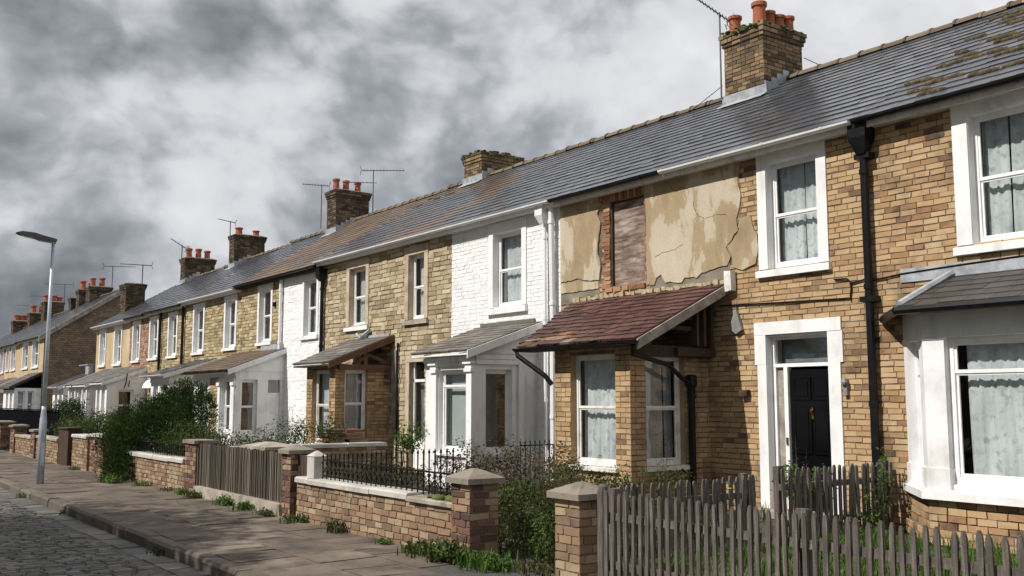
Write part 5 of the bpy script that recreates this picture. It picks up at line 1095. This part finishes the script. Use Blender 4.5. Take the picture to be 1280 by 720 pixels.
bush('garden_shrub', 'overgrown green bush filling the gateway between the two capped piers', 'shrub', (6.6, 8.6, 0), [(6.5, 8.75, .38, .35, .45, .38), (6.9, 8.2, .3, .4, .4, .32), (6.35, 8.2, .2, .3, .35, .22), (7.2, 8.9, .5, .35, .4, .4), (6.2, 7.75, .22, .3, .3, .22), (7.0, 7.7, .35, .4, .3, .3)], 12000, .036, m_leafmid, 30, SH, st=8, clump=120)
def drystalks(name, label, c, n, h, sp, seed, mat=m_dry, lf=None):
    rr = random.Random(seed); t = thing(name, c, label, 'plant', None); mb = MB(); tips = stems(mb, c, n, h, sp, rr, .0035, 0); mb.build('stalks', mat, t); lb = MB()
    for b, m_, e in tips:
        for k in range(14):
            s = rr.uniform(.3, 1.05); p = (m_.lerp(e, s) if rr.random() < .6 else b.lerp(m_, s)) + Vector((rr.gauss(0, .02), rr.gauss(0, .02), rr.gauss(0, .02))); leaves(lb, [(p.x, p.y, p.z, .012, .012, .012)], 1, .035, rr, .35)
    lb.build('foliage', lf or mat, t); return t
drystalks('dry_weed', 'tall dry brown weed stalks between the two near piers', (7.0, 8.75, 0), 46, 1.0, .34, 41)
drystalks('dry_weed', 'thin twiggy stems beside the white painted wall', (8.6, 19.6, 0), 18, 1.45, .45, 42, m_bark, m_leafolive)
drystalks('flowering_plant', 'tall dark flower stalk by the black front door', (9.9, 7.75, 0), 5, 1.15, .12, 43, m_bark, m_purple)
drystalks('climbing_weed', 'wiry weed climbing in front of the red tiled bay side window', (9.75, 9.9, 0), 7, 1.25, .2, 44, m_bark, m_leafmid)
bush('garden_plant', 'low yellow green plant at the front door step', 'plant', (10.2, 7.9, 0), [(10.2, 7.85, .55, .3, .25, .25), (9.7, 7.8, .6, .2, .2, .2)], 700, .06, m_leafbright, 45, None, st=5, clump=15)
bush('creeping_ivy', 'green ivy creeping under the sills of the red tiled brick bay', 'ivy', (9.4, 10.8, 0), [(9.42, 10.5, .48, .12, .5, .14), (9.45, 11.6, .5, .1, .5, .1), (10.1, 10.2, .5, .5, .12, .16), (9.4, 10.6, .25, .2, .6, .2)], 1600, .05, m_leafmid, 46, None, st=3, clump=40)
bush('climbing_vine', 'bright green vine climbing the pickets by the black downpipe', 'vine', (10.6, 7.15, 0), [(10.6, 7.2, .35, .28, .08, .2), (10.8, 7.2, .65, .1, .07, .25), (10.3, 7.2, .2, .3, .12, .15), (10.85, 7.22, .9, .08, .06, .12)], 520, .045, m_leafbright, 47, None, st=3, clump=30)
yf = MB(); yf.tube([(8.0, 7.2, 0), (8.03, 7.2, .4), (8.0, 7.18, .68)], .004, 4, 0)
for k in range(9): a = k * .7; yf.hexa([Vector((8.0, 7.18, .68)) + Vector((math.cos(a + da) * r, math.sin(a + da) * r, z)) for z in (0, .006) for da, r in ((-.3, .006), (.3, .006), (.25, .024), (-.25, .024))], 1)
tag(yf.build('yellow_flower', [m_leafmid, m_yellowfl]), 'single yellow flower in front of the dividing pickets', 'flower')
# weed tufts at wall feet and kerb
WT = 'weed tufts along wall feet and kerb'
def tuft(x, y, z, h, sp, n, label, mat, seed, leafy=0):
    h *= .8; sp *= 1.1
    rr = random.Random(seed); mb = MB(); blades(mb, (0, 0, 0), n // 2, h * .9, sp, rr, .005 + h * .02)
    if leafy:
        bl = [(rr.uniform(-sp, sp) * .3, rr.uniform(-sp, sp) * .8, h * .3, sp * .5, sp * .7, h * rr.uniform(.3, .5)) for _ in range(4)]
        leaves(mb, bl, int(leafy * 3.2), .032 + h * .05, rr, .6)
    o = mb.build('weed_tuft', mat, None, False); o.location = (x, y, z); return tag(o, label, 'weeds', WT)
TF = [(3.47, 19.6, -.12, .15, .14, 70, 'weed tuft growing at the kerb edge left of the lamp foot', m_leafbright, 30), (3.47, 16.4, -.12, .1, .08, 30, 'tiny weed in the gutter just right of the lamp foot', m_leafmid, 8),
      (5.35, 24.6, 0, .14, .16, 60, 'weed tuft at the foot of the short capped wall', m_leafbright, 40), (5.15, 20.4, 0, .26, .22, 120, 'leafy weeds at the foot of the conifer', m_leafbright, 150),
      (5.42, 19.3, 0, .16, .2, 90, 'weed tuft at the left foot of the conifer wall', m_leafbright, 50), (5.5, 18.0, 0, .1, .18, 60, 'low weeds midway along the conifer wall', m_leafolive, 30),
      (5.5, 17.2, 0, .2, .16, 80, 'weed tuft below the thin slab pier', m_leafbright, 50), (5.47, 16.5, 0, .2, .17, 90, 'weed tuft at the far end of the concrete plinth', m_leafmid, 60),
      (5.5, 15.1, 0, .24, .18, 110, 'tall weed tuft where the two plinth blocks meet', m_leafbright, 90), (5.48, 14.2, 0, .2, .22, 120, 'broad weed tuft at the middle of the near plinth block', m_leafbright, 110), (5.45, 13.4, 0, .16, .16, 80, 'weed tuft at the near end of the plinth', m_leafmid, 60),
      (5.5, 12.4, 0, .18, .22, 100, 'weeds at the left foot of the long railed wall', m_leafmid, 70), (5.48, 11.2, 0, .24, .14, 90, 'upright weed tuft against the long railed wall', m_leafolive, 60),
      (5.45, 9.95, 0, .12, .1, 60, 'small bright tuft at the foot of the long railed wall', m_leafbright, 30), (3.49, 11.6, -.12, .12, .14, 60, 'weed tuft in the gutter below the kerb', m_leafolive, 30),
      (5.42, 9.05, 0, .22, .26, 160, 'spreading weeds where the long wall meets the red pier', m_leafmid, 160), (5.38, 8.55, 0, .36, .22, 120, 'big leafy weed clump at the foot of the red pier', m_leafmid, 260),
      (5.5, 8.0, 0, .26, .28, 160, 'weed clump in the gateway beside the red pier', m_leafbright, 200), (5.75, 7.5, 0, .2, .22, 130, 'grassy weeds in the gateway beside the buff pier', m_leafolive, 60), (5.45, 6.6, 0, .1, .12, 50, 'small weeds at the foot of the nearest picket fence', m_leafbright, 30)]
for k, (x, y, z, h, sp, n, lb, mt, lf) in enumerate(TF): tuft(x, y, z, h, sp, n, lb, mt, 100 + k, lf)
# grass
rr = random.Random(77); gm = MB()
for _ in range(1500):
    x, y = rr.uniform(5.85, 10.4), rr.uniform(2.2, 7.2); blades(gm, (x, y, -.01), 9, .17, .07, rr, .006)
tag(gm.build('lawn_grass', m_leafbright), 'rough green lawn behind the nearest picket fence', 'grass', None, 'stuff')
gm = MB()
for _ in range(900):
    x, y = rr.uniform(5.95, 11.0), rr.uniform(8.8, 22); blades(gm, (x, y, -.01), 8, .22, .1, rr, .008)
for _ in range(200):
    x, y = rr.uniform(5.95, 9.5), rr.uniform(7.4, 8.9); blades(gm, (x, y, -.01), 8, .2, .1, rr, .007)
tag(gm.build('garden_grass', m_leafolive), 'patchy rough grass and weeds in the front gardens', 'grass', None, 'stuff')
gm = MB(); tm = random.Random(5)
for _ in range(26): blob(gm, (tm.uniform(5.6, 5.8), tm.uniform(8.8, 9.35), .565), tm.uniform(.03, .06), tm, (1, 1.3, .6))
tag(gm.build('moss', m_mossg, None, True), 'green moss on the broken coping next to the red pier', 'moss', None, 'stuff')
# stacked slates by the stone house bay
sm = MB(); tm = random.Random(9)
for k in range(14):
    for j in range(2): dx, dy = tm.uniform(-.05, .05), tm.uniform(-.05, .05); sm.fbox(WORLD, 9.0 + j * .45 + dx, 9.42 + j * .45 + dx, 18.9 + dy, 19.35 + dy, .0 + k * .072, .055 + k * .072, 0, .012)
tag(sm.build('slate_stack', m_pierbrick), 'untidy stack of reddish slabs beside the timber gabled bay', 'stack')

# broad street tree on the opposite pavement, whose shade lies over the road in the foreground
rr = random.Random(61); tt = thing('street_tree', (-4.9, 14.8, 0), 'broad leafy street tree standing on the opposite pavement', 'tree')
mb = MB(); mb.tube([(-4.9, 14.8, -.1), (-4.95, 14.8, 1.5), (-4.85, 14.9, 3.2), (-4.9, 14.8, 6.5)], [.28, .22, .18, .08], 10)
for k in range(9):
    a = k * 2.4; h0 = rr.uniform(2.6, 5); e = Vector((-4.9 + math.cos(a) * rr.uniform(1.5, 2.4), 14.8 + math.sin(a) * rr.uniform(1.5, 2.4), h0 + rr.uniform(1.2, 2.6)))
    mb.tube([(-4.9, 14.8, h0), ((-4.9 + e.x) / 2, (14.8 + e.y) / 2, (h0 + e.z) / 2 + .2), e], [.1, .07, .03], 6)
mb.build('trunk', m_bark, tt)
mb = MB(); leaves(mb, [(-4.9, 14.8, 7.0, 2.2, 2.4, 2.0), (-4, 13.2, 6.3, 1.5, 1.5, 1.2), (-6, 16.2, 6.6, 1.6, 1.6, 1.3), (-4.4, 16.4, 6.7, 1.5, 1.7, 1.3), (-6, 13.4, 6.6, 1.5, 1.5, 1.3), (-4.2, 12.0, 6.6, 1.2, 1.4, 1.0)], 15000, .25, rr, .6, .2, .5, 0, 0, 120); mb.build('crown', m_leafmid, tt)

# ------------------------------------------------------------------ sky, sun, camera
EL, AZ = math.radians(45), math.radians(10)     # AZ from the facade normal towards the far end of the street
sun_dir = Vector((-math.cos(EL) * math.cos(AZ), math.cos(EL) * math.sin(AZ), math.sin(EL)))
w = bpy.data.worlds.new('World'); S.world = w; w.use_nodes = True; w.cycles.sampling_method = 'MANUAL'; w.cycles.sample_map_resolution = 256; nt = w.node_tree; nt.nodes.clear()
tc = N(nt, 'ShaderNodeTexCoord'); d = tc.outputs['Generated']; sp = N(nt, 'ShaderNodeSeparateXYZ'); L(nt, d, sp.inputs[0])
sky = N(nt, 'ShaderNodeTexSky', sky_type='NISHITA'); sky.sun_disc = False; sky.sun_elevation = EL; sky.sun_rotation = math.atan2(sun_dir.x, sun_dir.y)
cv = stretch(nt, d, (1, 1, 1.3))
def shifted(v, o):
    n = N(nt, 'ShaderNodeMapping'); n.inputs['Location'].default_value = o; L(nt, v, n.inputs['Vector']); return n.outputs[0]
wz = N(nt, 'ShaderNodeTexNoise'); wz.inputs['Scale'].default_value = 5; wz.inputs['Detail'].default_value = 3; L(nt, cv, wz.inputs['Vector'])
wv = N(nt, 'ShaderNodeVectorMath', operation='MULTIPLY_ADD'); L(nt, wz.outputs['Color'], wv.inputs[0]); wv.inputs[1].default_value = (.09, .09, .09); L(nt, cv, wv.inputs[2]); cw = wv.outputs[0]
OFF = (3.3, 7.1, 5.2)
big = noise(nt, shifted(cw, OFF), 2.1, 3, .5)
def puffs(off):
    v = shifted(cw, off); vo = N(nt, 'ShaderNodeTexVoronoi', feature='F1'); vo.normalize = True
    for k_, x_ in (('Scale', 3.7), ('Detail', 4.0), ('Roughness', .56), ('Lacunarity', 2.1)): vo.inputs[k_].default_value = x_
    L(nt, v, vo.inputs['Vector']); fb = noise(nt, v, 3.0, 8, .58)
    return math_(nt, 'ADD', math_(nt, 'MULTIPLY', math_(nt, 'SUBTRACT', .42, vo.outputs['Distance']), 1.1), math_(nt, 'MULTIPLY_ADD', fb, .7, -.35))
den0 = puffs(OFF); den1 = puffs((OFF[0] + .03, OFF[1] - .02, OFF[2] - .06))
lit = math_(nt, 'MULTIPLY', math_(nt, 'SUBTRACT', den0, den1), 1.3)
grad = math_(nt, 'ADD', math_(nt, 'MULTIPLY', sp.outputs[0], .5), math_(nt, 'MULTIPLY', sp.outputs[1], -.36)); grad = math_(nt, 'ADD', grad, math_(nt, 'MULTIPLY', sp.outputs[2], .42))
fac = math_(nt, 'ADD', math_(nt, 'MULTIPLY_ADD', big, 1.0, -.5), math_(nt, 'MULTIPLY', den0, .55)); fac = math_(nt, 'ADD', math_(nt, 'ADD', fac, lit), grad); fac = math_(nt, 'ADD', fac, .455)
cloud = ramp(nt, fac, [(.0, (.06, .066, .078)), (.2, (.11, .118, .134)), (.36, (.185, .195, .214)), (.5, (.28, .292, .315)), (.6, (.4, .412, .433)), (.72, (.53, .538, .555)), (1, (.64, .645, .66))])
b1 = N(nt, 'ShaderNodeBackground'); L(nt, sky.outputs[0], b1.inputs[0]); b1.inputs[1].default_value = .08
b2 = N(nt, 'ShaderNodeBackground'); L(nt, cloud, b2.inputs[0]); b2.inputs[1].default_value = 1.0
mx = N(nt, 'ShaderNodeMixShader'); mx.inputs[0].default_value = .95; L(nt, b1.outputs[0], mx.inputs[1]); L(nt, b2.outputs[0], mx.inputs[2])
out = N(nt, 'ShaderNodeOutputWorld'); L(nt, mx.outputs[0], out.inputs[0])
sl_ = bpy.data.lights.new('sun', 'SUN'); sl_.energy = 4.1; sl_.angle = math.radians(.6); sl_.color = (1, .95, .88)
so = bpy.data.objects.new('sun', sl_); COL.objects.link(so); so.rotation_euler = (-sun_dir).to_track_quat('-Z', 'Y').to_euler(); so.location = sun_dir * 50
cam = bpy.data.cameras.new('camera'); cam.sensor_width = 36; cam.lens = 1236 / 1280 * 36; cam.clip_end = 2000; cam.clip_start = .05
co = bpy.data.objects.new('camera', cam); COL.objects.link(co); co.location = (0, 0, 1.6); co.rotation_euler = (PI / 2 + math.atan(140 / 1236), 0, -math.radians(35.9)); S.camera = co
S.view_settings.view_transform = 'Standard'; S.view_settings.look = 'None'; S.view_settings.gamma = 1; S.view_settings.exposure = 0.42; S.view_settings.use_curve_mapping = False
S.cycles.max_bounces = 8; S.cycles.transparent_max_bounces = 12
